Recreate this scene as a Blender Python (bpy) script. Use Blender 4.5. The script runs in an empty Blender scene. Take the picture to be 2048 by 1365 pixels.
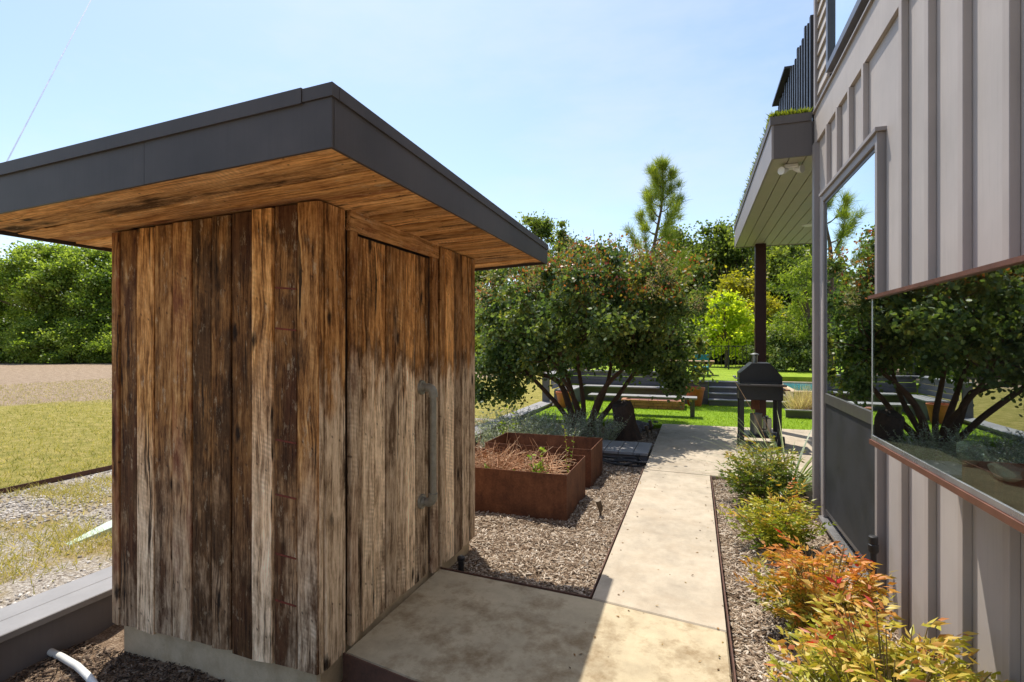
import bpy, math, random
import numpy as np
from mathutils import Vector, Matrix

scn = bpy.context.scene
col = scn.collection
R = math.radians
# ------------------------------------------------------------------ camera
F = 1050.0; YAW = R(19.27)
cd = bpy.data.cameras.new('camera'); cam = bpy.data.objects.new('camera', cd); col.objects.link(cam)
cd.sensor_width = 36.0; cd.lens = 36.0 * F / 2048.0; cd.clip_end = 2000; cd.clip_start = 0.05
cam.location = (0, 0, 1.5); cam.rotation_euler = (R(90), 0, YAW)
cd.shift_y = 0.0007
scn.camera = cam
# ------------------------------------------------------------------ sky and sun
SUN = Vector((-0.285, 0.365, 1.0)).normalized()          # towards the sun
elev = math.asin(SUN.z)
w = bpy.data.worlds.new('World'); scn.world = w; w.use_nodes = True
nt = w.node_tree
sky = nt.nodes.new('ShaderNodeTexSky'); sky.sky_type = 'NISHITA'; sky.sun_disc = False
sky.sun_elevation = elev; sky.sun_rotation = math.atan2(SUN.x, SUN.y)
sky.air_density = 1.0; sky.dust_density = 1.1; sky.ozone_density = 1.7
bg = nt.nodes['Background']; bg.inputs['Strength'].default_value = 0.105
tc = nt.nodes.new('ShaderNodeTexCoord'); mp = nt.nodes.new('ShaderNodeMapping'); mp.inputs['Scale'].default_value = (1.0,1.4,3.2); nt.links.new(tc.outputs['Generated'], mp.inputs['Vector'])
cn = nt.nodes.new('ShaderNodeTexNoise'); cn.inputs['Scale'].default_value = 1.7; cn.inputs['Detail'].default_value = 8; cn.inputs['Roughness'].default_value = .6; nt.links.new(mp.outputs[0], cn.inputs['Vector'])
cr_ = nt.nodes.new('ShaderNodeValToRGB'); cr_.color_ramp.elements[0].position = .46; cr_.color_ramp.elements[0].color = (0,0,0,1); cr_.color_ramp.elements[1].position = .78; cr_.color_ramp.elements[1].color = (.55,.55,.55,1); nt.links.new(cn.outputs['Fac'], cr_.inputs[0])
cm_ = nt.nodes.new('ShaderNodeMix'); cm_.data_type = 'RGBA'; nt.links.new(cr_.outputs[0], cm_.inputs[0]); nt.links.new(sky.outputs['Color'], cm_.inputs[6]); cm_.inputs[7].default_value = (4.0,4.25,4.45,1)   # thin high haze
nt.links.new(cm_.outputs[2], bg.inputs['Color'])
sd = bpy.data.lights.new('sun', 'SUN'); so = bpy.data.objects.new('sun', sd); col.objects.link(so)
sd.energy = 2.85; sd.angle = R(0.5); sd.color = (1.0, 0.94, 0.84)
so.rotation_euler = SUN.to_track_quat('Z', 'Y').to_euler(); so.location = (-6, 8, 20)
scn.view_settings.view_transform = 'Standard'; scn.view_settings.look = 'None'
scn.view_settings.exposure = 1.08; scn.view_settings.gamma = 1.0
scn.render.engine = 'CYCLES'

# ------------------------------------------------------------------ helpers
rng = random.Random(7); nr = np.random.default_rng(11)
CA, SA = math.cos(YAW), math.sin(YAW)
def pdir(u):
    q = (u - 1024) / F
    return q * CA - SA, q * SA + CA
def at_z(u, v, z):                       # pixel on a surface of known height
    t = (1.5 - z) * F / (v - 683.5); dx, dy = pdir(u); return Vector((t * dx, t * dy, z))
def on_x(u, X):                          # depth Y of a pixel column on the plane x = X
    dx, dy = pdir(u); return X * dy / dx
def on_y(u, Y):
    dx, dy = pdir(u); return Y * dx / dy
WO = {}                                  # world origins of parents
def finish(o, parent, label=None, cat=None, group=None, kind=None, category=None):
    cat = cat or category
    if parent is not None:
        o.parent = parent; o.location = Vector(o.location) - WO[parent.name]
    if label: o['label'] = label
    if cat: o['category'] = cat
    if group: o['group'] = group
    if kind: o['kind'] = kind
    return o
def thing(name, loc, label, cat, group=None):
    o = bpy.data.objects.new(name, None); col.objects.link(o); o.location = loc
    o.empty_display_size = 0.1
    WO[o.name] = Vector(loc); return finish(o, None, label, cat, group)

class MB:
    def __init__(s): s.v = []; s.f = []; s.smooth = False
    def add(s, vs, fs):
        b = len(s.v); s.v += [tuple(p) for p in vs]; s.f += [tuple(b + i for i in f) for f in fs]; return s
    def box(s, x0, x1, y0, y1, z0, z1):
        return s.add([(x0,y0,z0),(x1,y0,z0),(x1,y1,z0),(x0,y1,z0),(x0,y0,z1),(x1,y0,z1),(x1,y1,z1),(x0,y1,z1)],
                     [(0,3,2,1),(4,5,6,7),(0,1,5,4),(1,2,6,5),(2,3,7,6),(3,0,4,7)])
    def bbox(s, x0, x1, y0, y1, z0, z1, b=0.005):     # bevelled box
        if min(x1-x0, y1-y0, z1-z0) < 2.2*b: return s.box(x0,x1,y0,y1,z0,z1)
        vs = []; idx = {}
        for ix,(xa,xb) in enumerate(((x0,x0+b),(x1,x1-b))):
            for iy,(ya,yb) in enumerate(((y0,y0+b),(y1,y1-b))):
                for iz,(za,zb) in enumerate(((z0,z0+b),(z1,z1-b))):
                    for k,p in enumerate(((xa,yb,zb),(xb,ya,zb),(xb,yb,za))):
                        idx[(ix,iy,iz,k)] = len(vs); vs.append(p)
        g = lambda *a: idx[a]; fs = []
        for i in (0,1):
            for k in range(3):
                def q(a,b_):
                    t = [0,0,0]; t[k] = i; o = [m for m in range(3) if m != k]; t[o[0]] = a; t[o[1]] = b_; return g(*t,k)
                f = [q(0,0),q(1,0),q(1,1),q(0,1)]
                if (i == 1) == (k == 1): f.reverse()
                fs.append(f)
        for a in (0,1):
            for b_ in (0,1):
                fs.append([g(a,b_,0,0),g(a,b_,1,0),g(a,b_,1,1),g(a,b_,0,1)])
                fs.append([g(a,0,b_,0),g(a,1,b_,0),g(a,1,b_,2),g(a,0,b_,2)])
                fs.append([g(0,a,b_,1),g(1,a,b_,1),g(1,a,b_,2),g(0,a,b_,2)])
                for c in (0,1): fs.append([g(a,b_,c,0),g(a,b_,c,1),g(a,b_,c,2)])
        return s.add(vs, fs)
    def prism(s, poly, axis, a0, a1):                 # poly in the two other axes
        n = len(poly); vs = []
        for a in (a0, a1):
            for p in poly:
                q = list(p); q.insert(axis, a); vs.append(q)
        fs = [tuple(range(n))[::-1], tuple(range(n, 2*n))] + [(i,(i+1)%n,n+(i+1)%n,n+i) for i in range(n)]
        return s.add(vs, fs)
    def tube(s, pts, rad, seg=8, cap=True):
        pts = [Vector(p) for p in pts]; n = len(pts)
        if not hasattr(rad, '__len__'): rad = [rad]*n
        vs = []; up = None
        for i,p in enumerate(pts):
            d = (pts[min(i+1,n-1)] - pts[max(i-1,0)]).normalized()
            if up is None: up = d.orthogonal().normalized()
            up = (up - d*up.dot(d)); up = up.normalized() if up.length > 1e-5 else d.orthogonal().normalized()
            sd_ = d.cross(up)
            for k in range(seg):
                a = 2*math.pi*k/seg; vs.append(p + (up*math.cos(a) + sd_*math.sin(a))*rad[i])
        fs = [(i*seg+k, i*seg+(k+1)%seg, (i+1)*seg+(k+1)%seg, (i+1)*seg+k) for i in range(n-1) for k in range(seg)]
        if cap: fs += [tuple(range(seg))[::-1], tuple((n-1)*seg+k for k in range(seg))]
        return s.add(vs, fs)
    def lathe(s, prof, c, seg=24):
        vs = [(c[0]+r*math.cos(2*math.pi*k/seg), c[1]+r*math.sin(2*math.pi*k/seg), c[2]+z) for r,z in prof for k in range(seg)]
        n = len(prof)
        fs = [(i*seg+k, i*seg+(k+1)%seg, (i+1)*seg+(k+1)%seg, (i+1)*seg+k) for i in range(n-1) for k in range(seg)]
        fs += [tuple(range(seg))[::-1], tuple((n-1)*seg+k for k in range(seg))]
        return s.add(vs, fs)
    def build(s, name, m, parent=None, smooth=False, origin=None, **kw):
        V = np.array(s.v, float); lo, hi = V.min(0), V.max(0)
        og = Vector(origin) if origin is not None else Vector(((lo[0]+hi[0])/2, (lo[1]+hi[1])/2, lo[2]))
        me = bpy.data.meshes.new(name); me.from_pydata((V - np.array(og)).tolist(), [], s.f); me.update()
        if smooth:
            me.polygons.foreach_set('use_smooth', [True]*len(me.polygons))
            try: me.set_sharp_from_angle(angle=R(40))
            except Exception: pass
        me.materials.append(m)
        o = bpy.data.objects.new(name, me); col.objects.link(o); o.location = og
        if parent is None: WO[o.name] = og.copy()
        else: WO[o.name] = og.copy()
        return finish(o, parent, **kw)

def clone(o, parent=None, loc=None, rotz=None, scale=None):
    c = o.copy(); col.objects.link(c); c.parent = parent
    if loc is not None: c.location = loc
    if rotz is not None: c.rotation_euler = (0,0,rotz)
    if scale is not None: c.scale = (scale,)*3 if not hasattr(scale,'__len__') else scale
    for ch in o.children: clone(ch, c)
    return c

# ------------------------------------------------------------------ numpy scatter of leaf-like pieces
TEMPL = {
 'lance': (np.array([(0,0,0),(-.5,.38,.10),(.5,.38,.10),(0,1,-.04),(0,.42,-.02)],float), [(0,4,1),(0,2,4),(1,4,3),(4,2,3)]),
 'round': (np.array([(0,0,0),(-.45,.3,.07),(.45,.3,.07),(-.4,.75,.05),(.4,.75,.05),(0,1,-.03)],float), [(0,2,1),(1,2,4,3),(3,4,5)]),
 'blade': (np.array([(-.5,0,0),(.5,0,0),(.32,.55,.06),(-.32,.55,.06),(0,1,-.04)],float), [(0,1,2,3),(3,2,4)]),
 'needle':(np.array([(-.5,0,0),(.5,0,0),(0,1,0)],float), [(0,1,2)]),
 'chip': (np.array([(-.5,-.5,0),(.5,-.42,0),(.46,.5,0),(-.4,.46,0),(-.45,-.47,1),(.45,-.4,1),(.4,.47,1),(-.36,.42,1)],float),
          [(4,5,6,7),(0,1,5,4),(1,2,6,5),(2,3,7,6),(3,0,4,7)]),
}
def rand_dirs(n):
    d = nr.normal(size=(n,3)); return d/np.linalg.norm(d,axis=1)[:,None]
def scatter(name, m, P, D, L, W, shape='lance', parent=None, T=None, rnd=None, roll=None, origin=None, **kw):
    """pieces at P, long axis D, length L, width W, thickness T; one mesh"""
    tv, tf = TEMPL[shape]; n = len(P); k = len(tv)
    D = D/np.linalg.norm(D,axis=1)[:,None]
    ref = rand_dirs(n) if roll is None else np.broadcast_to(np.array(roll,float),(n,3))
    S = np.cross(D, ref); bad = np.linalg.norm(S,axis=1) < 1e-4; S[bad] = np.cross(D[bad], (0.3,0.9,0.2)); S /= np.linalg.norm(S,axis=1)[:,None]
    U = np.cross(S, D)
    L = np.broadcast_to(L,(n,)); W = np.broadcast_to(W,(n,)); T = W if T is None else np.broadcast_to(T,(n,))
    V = (P[:,None,:] + S[:,None,:]*(tv[None,:,0:1]*W[:,None,None]) + D[:,None,:]*(tv[None,:,1:2]*L[:,None,None]) + U[:,None,:]*(tv[None,:,2:3]*T[:,None,None]))
    og = P.mean(0) if origin is None else np.array(origin,float)
    V = (V - og).reshape(-1,3)
    lens = np.array([len(f) for f in tf]); flat = np.array([i for f in tf for i in f])
    loops = (flat[None,:] + (np.arange(n)*k)[:,None]).ravel()
    tot = np.tile(lens, n); start = np.concatenate(([0], np.cumsum(tot)[:-1]))
    me = bpy.data.meshes.new(name); me.vertices.add(len(V)); me.vertices.foreach_set('co', V.ravel().astype(np.float32))
    me.loops.add(len(loops)); me.loops.foreach_set('vertex_index', loops.astype(np.int32))
    me.polygons.add(len(tot)); me.polygons.foreach_set('loop_start', start.astype(np.int32))
    me.update(calc_edges=True)
    r = nr.random(n) if rnd is None else rnd
    at = me.attributes.new('rnd','FLOAT','POINT'); at.data.foreach_set('value', np.repeat(r,k).astype(np.float32))
    me.materials.append(m); me.validate()
    o = bpy.data.objects.new(name, me); col.objects.link(o); o.location = og; WO[o.name] = Vector(og)
    return finish(o, parent, **kw)

# ------------------------------------------------------------------ materials
class NT:
    def __init__(s, name):
        s.m = bpy.data.materials.new(name); s.m.use_nodes = True; s.t = s.m.node_tree; s.b = s.t.nodes['Principled BSDF']
    def n(s, typ, **k):
        nd = s.t.nodes.new('ShaderNode'+typ)
        for a,b in k.items():
            if a.startswith('_'): setattr(nd, a[1:], b)
            else: s.set(nd.inputs[a.replace('__',' ')], b)
        return nd
    def set(s, inp, v):
        if hasattr(v,'is_linked') or isinstance(v, bpy.types.NodeSocket): s.t.links.new(v, inp)
        elif isinstance(v, bpy.types.Node): s.t.links.new(v.outputs[0], inp)
        else:
            if hasattr(v,'__len__') and len(v)==3 and inp.type=='RGBA': v = (*v,1)
            inp.default_value = v
    def ramp(s, fac, stops, interp='LINEAR'):
        r = s.t.nodes.new('ShaderNodeValToRGB'); s.set(r.inputs[0], fac); e = r.color_ramp; e.interpolation = interp
        while len(e.elements) < len(stops): e.elements.new(0.5)
        for el,(p,c) in zip(e.elements, stops):
            el.position = p; el.color = (*c,1) if hasattr(c,'__len__') else (c,c,c,1)
        return r.outputs[0]
    def math(s, op, a, b=0.0, clamp=False):
        nd = s.t.nodes.new('ShaderNodeMath'); nd.operation = op; nd.use_clamp = clamp; s.set(nd.inputs[0], a); s.set(nd.inputs[1], b); return nd.outputs[0]
    def mix(s, f, a, b, mode='MIX'):
        nd = s.t.nodes.new('ShaderNodeMix'); nd.data_type = 'RGBA'; nd.blend_type = mode
        s.set(nd.inputs[0], f); s.set(nd.inputs[6], a); s.set(nd.inputs[7], b); return nd.outputs[2]
    def noise(s, vec, scale, detail=4, rough=.55, dist=0.0):
        nd = s.n('TexNoise', Vector=vec, Scale=scale, Detail=detail, Roughness=rough, Distortion=dist); return nd.outputs['Fac']
    def scale(s, vec, sc):
        nd = s.t.nodes.new('ShaderNodeVectorMath'); nd.operation = 'MULTIPLY'; s.set(nd.inputs[0], vec); nd.inputs[1].default_value = sc; return nd.outputs[0]
    def addv(s, a, b):
        nd = s.t.nodes.new('ShaderNodeVectorMath'); nd.operation = 'ADD'; s.set(nd.inputs[0], a); s.set(nd.inputs[1], b); return nd.outputs[0]
    def bump(s, h, strength=.3, dist=.01):
        nd = s.n('Bump', Strength=strength, Distance=dist, Height=h); s.t.links.new(nd.outputs[0], s.b.inputs['Normal'])
    def obj(s): return s.n('TexCoord').outputs['Object']
    def pos(s): return s.n('NewGeometry').outputs['Position']
    def base(s, c, rough=.7, metal=0.0, spec=None):
        s.set(s.b.inputs['Base Color'], c); s.set(s.b.inputs['Roughness'], rough); s.b.inputs['Metallic'].default_value = metal
        if spec is not None: s.b.inputs['Specular IOR Level'].default_value = spec
        return s.m

def simple(name, c, rough=.6, metal=0.0, var=.15, sc=8.0, bump=.1, fine=60.0, spec=None):
    t = NT(name); p = t.pos()
    a = t.noise(p, sc, 5); b = t.noise(p, fine, 3)
    lo = tuple(x*(1-var) for x in c); hi = tuple(min(1,x*(1+var)) for x in c)
    f = t.math('ADD', t.math('MULTIPLY', a, .7), t.math('MULTIPLY', b, .3))
    cc = t.ramp(f, [(.3,lo),(.7,hi)])
    t.base(cc, t.ramp(a, [(.3,max(.05,rough-.08)),(.7,min(1,rough+.08))]), metal, spec)
    if bump: t.bump(b, bump, .004)
    return t.m

def wood_old(name, mode='front'):
    """reclaimed barn boards: grain along local z; object colour r = tone, g = stain, b = red"""
    t = NT(name); oc = t.obj(); oi = t.n('ObjectInfo'); rnd = oi.outputs['Random']
    sep = t.n('SeparateColor', Color=oi.outputs['Color']); tone, stain, red = sep.outputs[0], sep.outputs[1], sep.outputs[2]
    off = t.n('CombineXYZ', X=t.math('MULTIPLY', rnd, 31.0), Y=t.math('MULTIPLY', rnd, 17.0), Z=t.math('MULTIPLY', rnd, 53.0)).outputs[0]
    v = t.addv(oc, off)
    warp = t.noise(t.scale(v,(7,7,2.2)), 1.0, 4)
    vw = t.addv(v, t.n('CombineXYZ', X=t.math('MULTIPLY', warp, .07)).outputs[0])
    fib = t.noise(t.scale(vw,(120,120,5)), 1.0, 6, .7)
    grain = t.noise(t.scale(vw,(38,38,1.8)), 1.0, 7, .65)
    mott = t.noise(t.scale(v,(24,24,10)), 1.0, 9, .72)
    blot = t.noise(t.scale(v,(9,9,2.6)), 1.0, 8, .66)
    big = t.noise(t.scale(v,(4.0,4.0,1.2)), 1.0, 6, .62)
    f = t.math('ADD', t.math('ADD', t.math('MULTIPLY', grain, .30), t.math('MULTIPLY', fib, .40)), t.math('MULTIPLY', mott, .30))
    if mode == 'soffit': warm = t.ramp(f, [(.38,(.15,.062,.018)),(.46,(.40,.19,.062)),(.54,(.66,.36,.135)),(.64,(.86,.56,.27))])
    else: warm = t.ramp(f, [(.39,(.040,.015,.005)),(.46,(.25,.108,.032)),(.53,(.54,.27,.092)),(.62,(.86,.53,.23))])
    grey = t.ramp(f, [(.39,(.070,.040,.022)),(.455,(.40,.285,.185)),(.53,(.76,.60,.43)),(.62,(.95,.83,.66))])
    z = t.n('SeparateXYZ', Vector=t.pos()).outputs[2]
    if mode == 'front':                                    # rain-washed grey towards the splash zone
        k = t.math('ADD', t.math('MULTIPLY', z, -.95), t.math('ADD', t.math('MULTIPLY', big, 2.2), .02))
        k = t.math('ADD', k, t.math('MULTIPLY', t.math('SUBTRACT', tone, .5), .6), True); k = t.math('MULTIPLY', k, .85)
    elif mode == 'side':                                   # a clear tide line below the sheltered part
        line = t.math('ADD', t.math('SUBTRACT', 1.40, z), t.math('ADD', t.math('MULTIPLY', t.math('SUBTRACT', blot, .5), 1.1), t.math('MULTIPLY', t.math('SUBTRACT', rnd, .5), .16)))
        k = t.ramp(t.math('ADD', t.math('MULTIPLY', line, 1.6), .5), [(.42,0.0),(.72,1.0)])
    else: k = t.math('MULTIPLY', t.ramp(big,[(.45,0.0),(.7,1.0)]), .25)
    c = t.mix(k, warm, grey)
    c = t.mix(1.0, c, t.ramp(tone, [(0.0,(.34,.29,.25)),(.5,(.86,.83,.80)),(1.0,(1.45,1.42,1.36))]), 'MULTIPLY')
    # dark tannin and water stains
    st = t.math('ADD', t.math('MULTIPLY', blot, .6), t.math('MULTIPLY', big, .4))
    st = t.math('ADD', st, t.math('MULTIPLY', t.math('SUBTRACT', stain, .5), .26))
    sm = t.ramp(st, [(.50,0.0),(.575,.95)])
    if mode == 'side': 
        band = t.ramp(t.math('ADD', t.math('MULTIPLY', line, 1.6), .5), [(.30,0.0),(.44,.80),(.52,.70),(.62,0.0)]); sm = t.math('MAXIMUM', t.math('MULTIPLY', sm, .85), t.math('MULTIPLY', band, t.ramp(big,[(.38,.2),(.55,1.0)])))
    c = t.mix(sm, c, t.mix(t.ramp(f,[(.40,0.0),(.62,1.0)]), (.010,.004,.0015), (.17,.078,.028)))
    rm = t.math('MULTIPLY', red, t.ramp(blot,[(.46,0.0),(.60,.8)]))
    c = t.mix(rm, c, (.24,.05,.03))
    # pale scuffs
    sc_ = t.noise(t.addv(t.scale(v,(26,26,9)), (5.2,1.3,8.8)), 1.0, 8, .75)
    c = t.mix(t.math('MULTIPLY', t.ramp(sc_,[(.57,0.0),(.66,1.0)]), .5), c, (.62,.48,.31))
    # knots with a dark heart
    vo = t.n('TexVoronoi', Vector=t.addv(t.scale(v,(7,7,2.6)), t.n('CombineXYZ', X=t.math('MULTIPLY', mott, .35), Z=t.math('MULTIPLY', blot, .4)).outputs[0]), Scale=1.0); kd = vo.outputs['Distance']
    c = t.mix(t.ramp(kd, [(.06,.95),(.15,0.0)]), c, (.014,.006,.003))
    # dark checks along the grain
    ck = t.noise(t.scale(vw,(60,60,1.3)), 1.0, 3, .5); br = t.noise(t.scale(v,(5,5,2)), 1.0, 3)
    cm = t.math('MULTIPLY', t.ramp(ck, [(.62,0.0),(.67,.95)]), t.ramp(br,[(.42,0.0),(.54,1.0)]))
    c = t.mix(cm, c, (.014,.007,.004))
    # faint circular saw marks
    wv = t.n('TexWave', Vector=t.scale(v,(9,9,26)), Scale=1.0, Distortion=2.5, Detail=2.0, Detail__Scale=1.5, _wave_type='BANDS', _bands_direction='DIAGONAL').outputs['Fac']
    sw = t.math('MULTIPLY', t.ramp(big,[(.46,0.0),(.6,1.0)]), t.ramp(mott,[(.42,0.0),(.6,1.0)]))
    c = t.mix(t.math('MULTIPLY', sw, t.math('MULTIPLY', wv, .35)), c, (.06,.028,.012))
    sx = t.n('SeparateXYZ', Vector=oc); nz = t.math('SUBTRACT', t.math('MODULO', t.math('ADD', sx.outputs[2], t.math('ADD', t.math('MULTIPLY', rnd, .22), t.math('MULTIPLY', sx.outputs[0], .5))), .78), .27); nx_ = t.math('SUBTRACT', t.math('ABSOLUTE', sx.outputs[0]), .027)
    nd_ = t.math('SQRT', t.math('ADD', t.math('MULTIPLY', nz, nz), t.math('MULTIPLY', nx_, nx_)))
    c = t.mix(t.ramp(nd_, [(.003,.75),(.0065,0.0)]), c, (.025,.014,.010))
    t.base(c, t.ramp(f,[(.3,.88),(.7,.7)]), 0, .22)
    h = t.math('SUBTRACT', t.math('ADD', f, t.math('MULTIPLY', t.math('MULTIPLY', wv, sw), .10)), t.math('MULTIPLY', cm, .7))
    t.bump(h, .8, .006)
    return t.m

def concrete(name, c, stain=(.22,.16,.10), amt=.5):
    t = NT(name); p = t.pos()
    a = t.noise(p, 1.3, 8, .65); b = t.noise(p, 9.0, 7, .65); s_ = t.noise(p, 190.0, 3); d = t.noise(t.addv(p,(7,3,1)), 3.2, 10, .74); e = t.noise(t.scale(p,(2.6,.8,1)), 3.0, 7, .7)
    f = t.math('ADD', t.math('MULTIPLY', a, .5), t.math('ADD', t.math('MULTIPLY', b, .3), t.math('MULTIPLY', e, .2)))
    cc = t.ramp(f, [(.36,tuple(x*.70 for x in c)),(.5,c),(.62,tuple(min(1,x*1.22) for x in c))])
    cc = t.mix(t.math('MULTIPLY', t.ramp(d,[(.47,0.0),(.62,1.0)]), amt), cc, stain)
    cc = t.mix(t.math('MULTIPLY', t.ramp(s_,[(.52,0.0),(.75,1.0)]), .3), cc, tuple(x*.45 for x in c))
    wv = t.n('TexVoronoi', Vector=p, Scale=5.0).outputs['Distance']
    cc = t.mix(t.ramp(wv,[(.018,.8),(.034,0.0)]), cc, (.05,.04,.03))
    t.base(cc, .85, 0, .3); t.bump(t.math('ADD', t.math('MULTIPLY', b, .6), t.math('MULTIPLY', s_, .4)), .3, .005)
    return t.m

def leafmat(name, stops, rough=.45, trans=.3, spec=.4):
    t = NT(name); a = t.n('Attribute', _attribute_name='rnd').outputs['Fac']
    c = t.ramp(a, stops); t.base(c, rough, 0, spec)
    tr = t.n('BsdfTranslucent', Color=t.mix(1.0, c, (1.5,1.6,.7), 'MULTIPLY'))
    mx = t.n('MixShader', Fac=trans); t.t.links.new(t.b.outputs[0], mx.inputs[1]); t.t.links.new(tr.outputs[0], mx.inputs[2])
    t.t.links.new(mx.outputs[0], t.t.nodes['Material Output'].inputs['Surface'])
    return t.m
def ramp_mat(name, stops, rough=.85, interp='LINEAR', spec=.2):
    t = NT(name); a = t.n('Attribute', _attribute_name='rnd').outputs['Fac']
    n_ = t.noise(t.pos(), 120.0, 3)
    t.base(t.mix(t.math('MULTIPLY', n_, .5), t.ramp(a, stops, interp), (.06,.04,.025)), rough, 0, spec); return t.m
def painted(name, c, rough=.55, dirt=.2, splash=False):
    t = NT(name); p = t.pos(); a = t.noise(p, 2.2, 5); g = t.noise(t.scale(p,(60,60,3)), 1.0, 3); q = t.noise(p, 220.0, 2)
    cc = t.ramp(a, [(.3,tuple(x*(1-dirt) for x in c)),(.65,c)])
    cc = t.mix(t.math('MULTIPLY', t.ramp(g,[(.52,0.0),(.8,1.0)]), .25), cc, tuple(x*.6 for x in c))
    z = t.n('SeparateXYZ', Vector=p).outputs[2]; sp0 = t.math('ADD', t.math('MULTIPLY', z, -2.2), t.math('MULTIPLY', t.noise(p, 9.0, 6, .7), 1.3))
    if splash: cc = t.mix(t.math('MULTIPLY', t.ramp(sp0,[(.10,0.0),(.75,1.0)]), .55), cc, (.27,.20,.14))
    t.base(cc, rough, 0, .35); t.bump(t.math('ADD', t.math('MULTIPLY', q, .5), g), .12, .003); return t.m
def glassmat(name, tint=(.90,.95,.94), gain=1.5, add=.12):
    t = NT(name); fr = t.n('Fresnel', IOR=1.5).outputs[0]
    f = t.math('ADD', t.math('MULTIPLY', fr, gain), add, True)
    f = t.math('MULTIPLY', f, t.math('SUBTRACT', 1.0, t.n('NewGeometry').outputs['Backfacing']))     # the pane is solid: one reflection per sheet
    rf = t.noise(t.pos(), 1.4, 2); bp = t.n('Bump', Strength=.04, Distance=.02, Height=rf)
    tr = t.n('BsdfTransparent', Color=tint); gl = t.n('BsdfGlossy', Color=(.90,.97,.97), Roughness=0.0); t.t.links.new(bp.outputs[0], gl.inputs['Normal'])
    mx = t.n('MixShader', Fac=f); t.t.links.new(tr.outputs[0], mx.inputs[1]); t.t.links.new(gl.outputs[0], mx.inputs[2])
    t.t.links.new(mx.outputs[0], t.t.nodes['Material Output'].inputs['Surface']); return t.m
def corten(name):
    t = NT(name); p = t.pos(); a = t.noise(p, 6.0, 6, .65); b = t.noise(p, 70.0, 4); d = t.noise(t.scale(p,(16,16,2)), 1.0, 4)
    f = t.math('ADD', t.math('MULTIPLY', a, .5), t.math('ADD', t.math('MULTIPLY', b, .25), t.math('MULTIPLY', d, .25)))
    t.base(t.ramp(f,[(.34,(.065,.026,.015)),(.5,(.15,.060,.030)),(.66,(.26,.11,.052))]), .75, .0, .3); t.bump(b, .3, .003); return t.m
def ground_mat():
    t = NT('field_ground'); p = t.pos(); x = t.n('SeparateXYZ', Vector=p).outputs[0]; y = t.n('SeparateXYZ', Vector=p).outputs[1]
    n1 = t.noise(p, .5, 6, .6); n2 = t.noise(p, 5.0, 6, .65); n3 = t.noise(p, 45.0, 4, .7)
    grass = t.ramp(t.math('ADD', t.math('MULTIPLY', n2, .6), t.math('MULTIPLY', n3, .4)), [(.34,(.15,.155,.03)),(.5,(.33,.285,.07)),(.66,(.52,.41,.16))])
    dry = t.ramp(t.math('ADD', t.math('MULTIPLY', n2, .55), t.math('MULTIPLY', n3, .45)), [(.34,(.16,.11,.07)),(.5,(.36,.265,.18)),(.66,(.54,.43,.32))])
    grav = t.ramp(n3, [(.34,(.19,.155,.12)),(.5,(.46,.40,.33)),(.62,(.70,.65,.57))])
    gg = t.mix(t.ramp(t.noise(p,1.6,5,.65),[(.48,0.0),(.60,1.0)]), grav, t.mix(n3,(.30,.23,.09),(.50,.38,.20)))
    # distance from the garden wall along -x with a ragged border
    far = t.math('ADD', t.math('MULTIPLY', t.math('ADD', x, t.math('MULTIPLY', y, -.55)), -1.0), t.math('MULTIPLY', n1, 5.0))
    c = t.mix(t.ramp(t.math('DIVIDE', far, 60.0),[(.352,0.0),(.372,1.0)]), grass, dry)
    k = t.math('GREATER_THAN', x, -6.47)
    kk = t.math('MULTIPLY', k, t.math('LESS_THAN', y, 9.5))
    c = t.mix(kk, c, gg)
    t.base(c, .95, 0, .1); t.bump(t.math('ADD', n2, n3), .9, .05); return t.m
def turf_mat(name, lo, mid, hi):
    t = NT(name); p = t.pos(); n2 = t.noise(p, 3.0, 5); n3 = t.noise(p, 130.0, 3, .7)
    f = t.math('ADD', t.math('MULTIPLY', n2, .35), t.math('MULTIPLY', n3, .65))
    t.base(t.ramp(f,[(.35,lo),(.5,mid),(.66,hi)]), .8, 0, .2); t.bump(n3, .8, .02); return t.m
def soil_mat():
    t = NT('mulch_soil'); p = t.pos(); n2 = t.noise(p, 18.0, 6, .7); n3 = t.noise(t.scale(p,(1,1.6,1)), 75.0, 4, .7)
    f = t.math('ADD', t.math('MULTIPLY', n2, .45), t.math('MULTIPLY', n3, .55))
    t.base(t.ramp(f,[(.36,(.07,.045,.028)),(.5,(.26,.18,.12)),(.64,(.50,.39,.285))]), .95, 0, .1); t.bump(f, 1.0, .03); return t.m

M = {}
M['barn'] = wood_old('reclaimed_barn_wood'); M['soffit'] = wood_old('sheltered_barn_wood', 'soffit'); M['barnside'] = wood_old('tide_marked_barn_wood', 'side')
M['concrete'] = concrete('path_concrete', (.44,.375,.285), (.33,.25,.165), .30)
M['slabc'] = concrete('stained_slab_concrete', (.46,.38,.25), (.20,.13,.06), .75)
M['footing'] = concrete('footing_concrete', (.56,.44,.29), (.34,.23,.12), .5)
M['fascia'] = painted('dark_bronze_metal', (.080,.068,.064), .5, .38)
M['corten'] = corten('rusted_steel')
M['rust_edge'] = simple('rusty_edging_steel', (.10,.045,.028), .8, 0, .4, 12, .3)
M['strap'] = simple('red_rust_strap', (.16,.030,.015), .85, 0, .5, 30, .2)
M['house'] = painted('warm_grey_house_paint', (.455,.405,.37), .6, .16, True)
M['trim'] = painted('taupe_trim_paint', (.30,.265,.25), .5, .1)
M['batten'] = painted('shade_toned_batten_paint', (.42,.365,.33), .6, .16, True)  # house paint taken darker, shade of the batten sides put into the colour
M['dktrim'] = painted('dark_taupe_paint', (.13,.112,.105), .5, .1)
M['frame'] = simple('dark_window_frame', (.10,.092,.09), .35, .3, .1, 5, .02)
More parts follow.
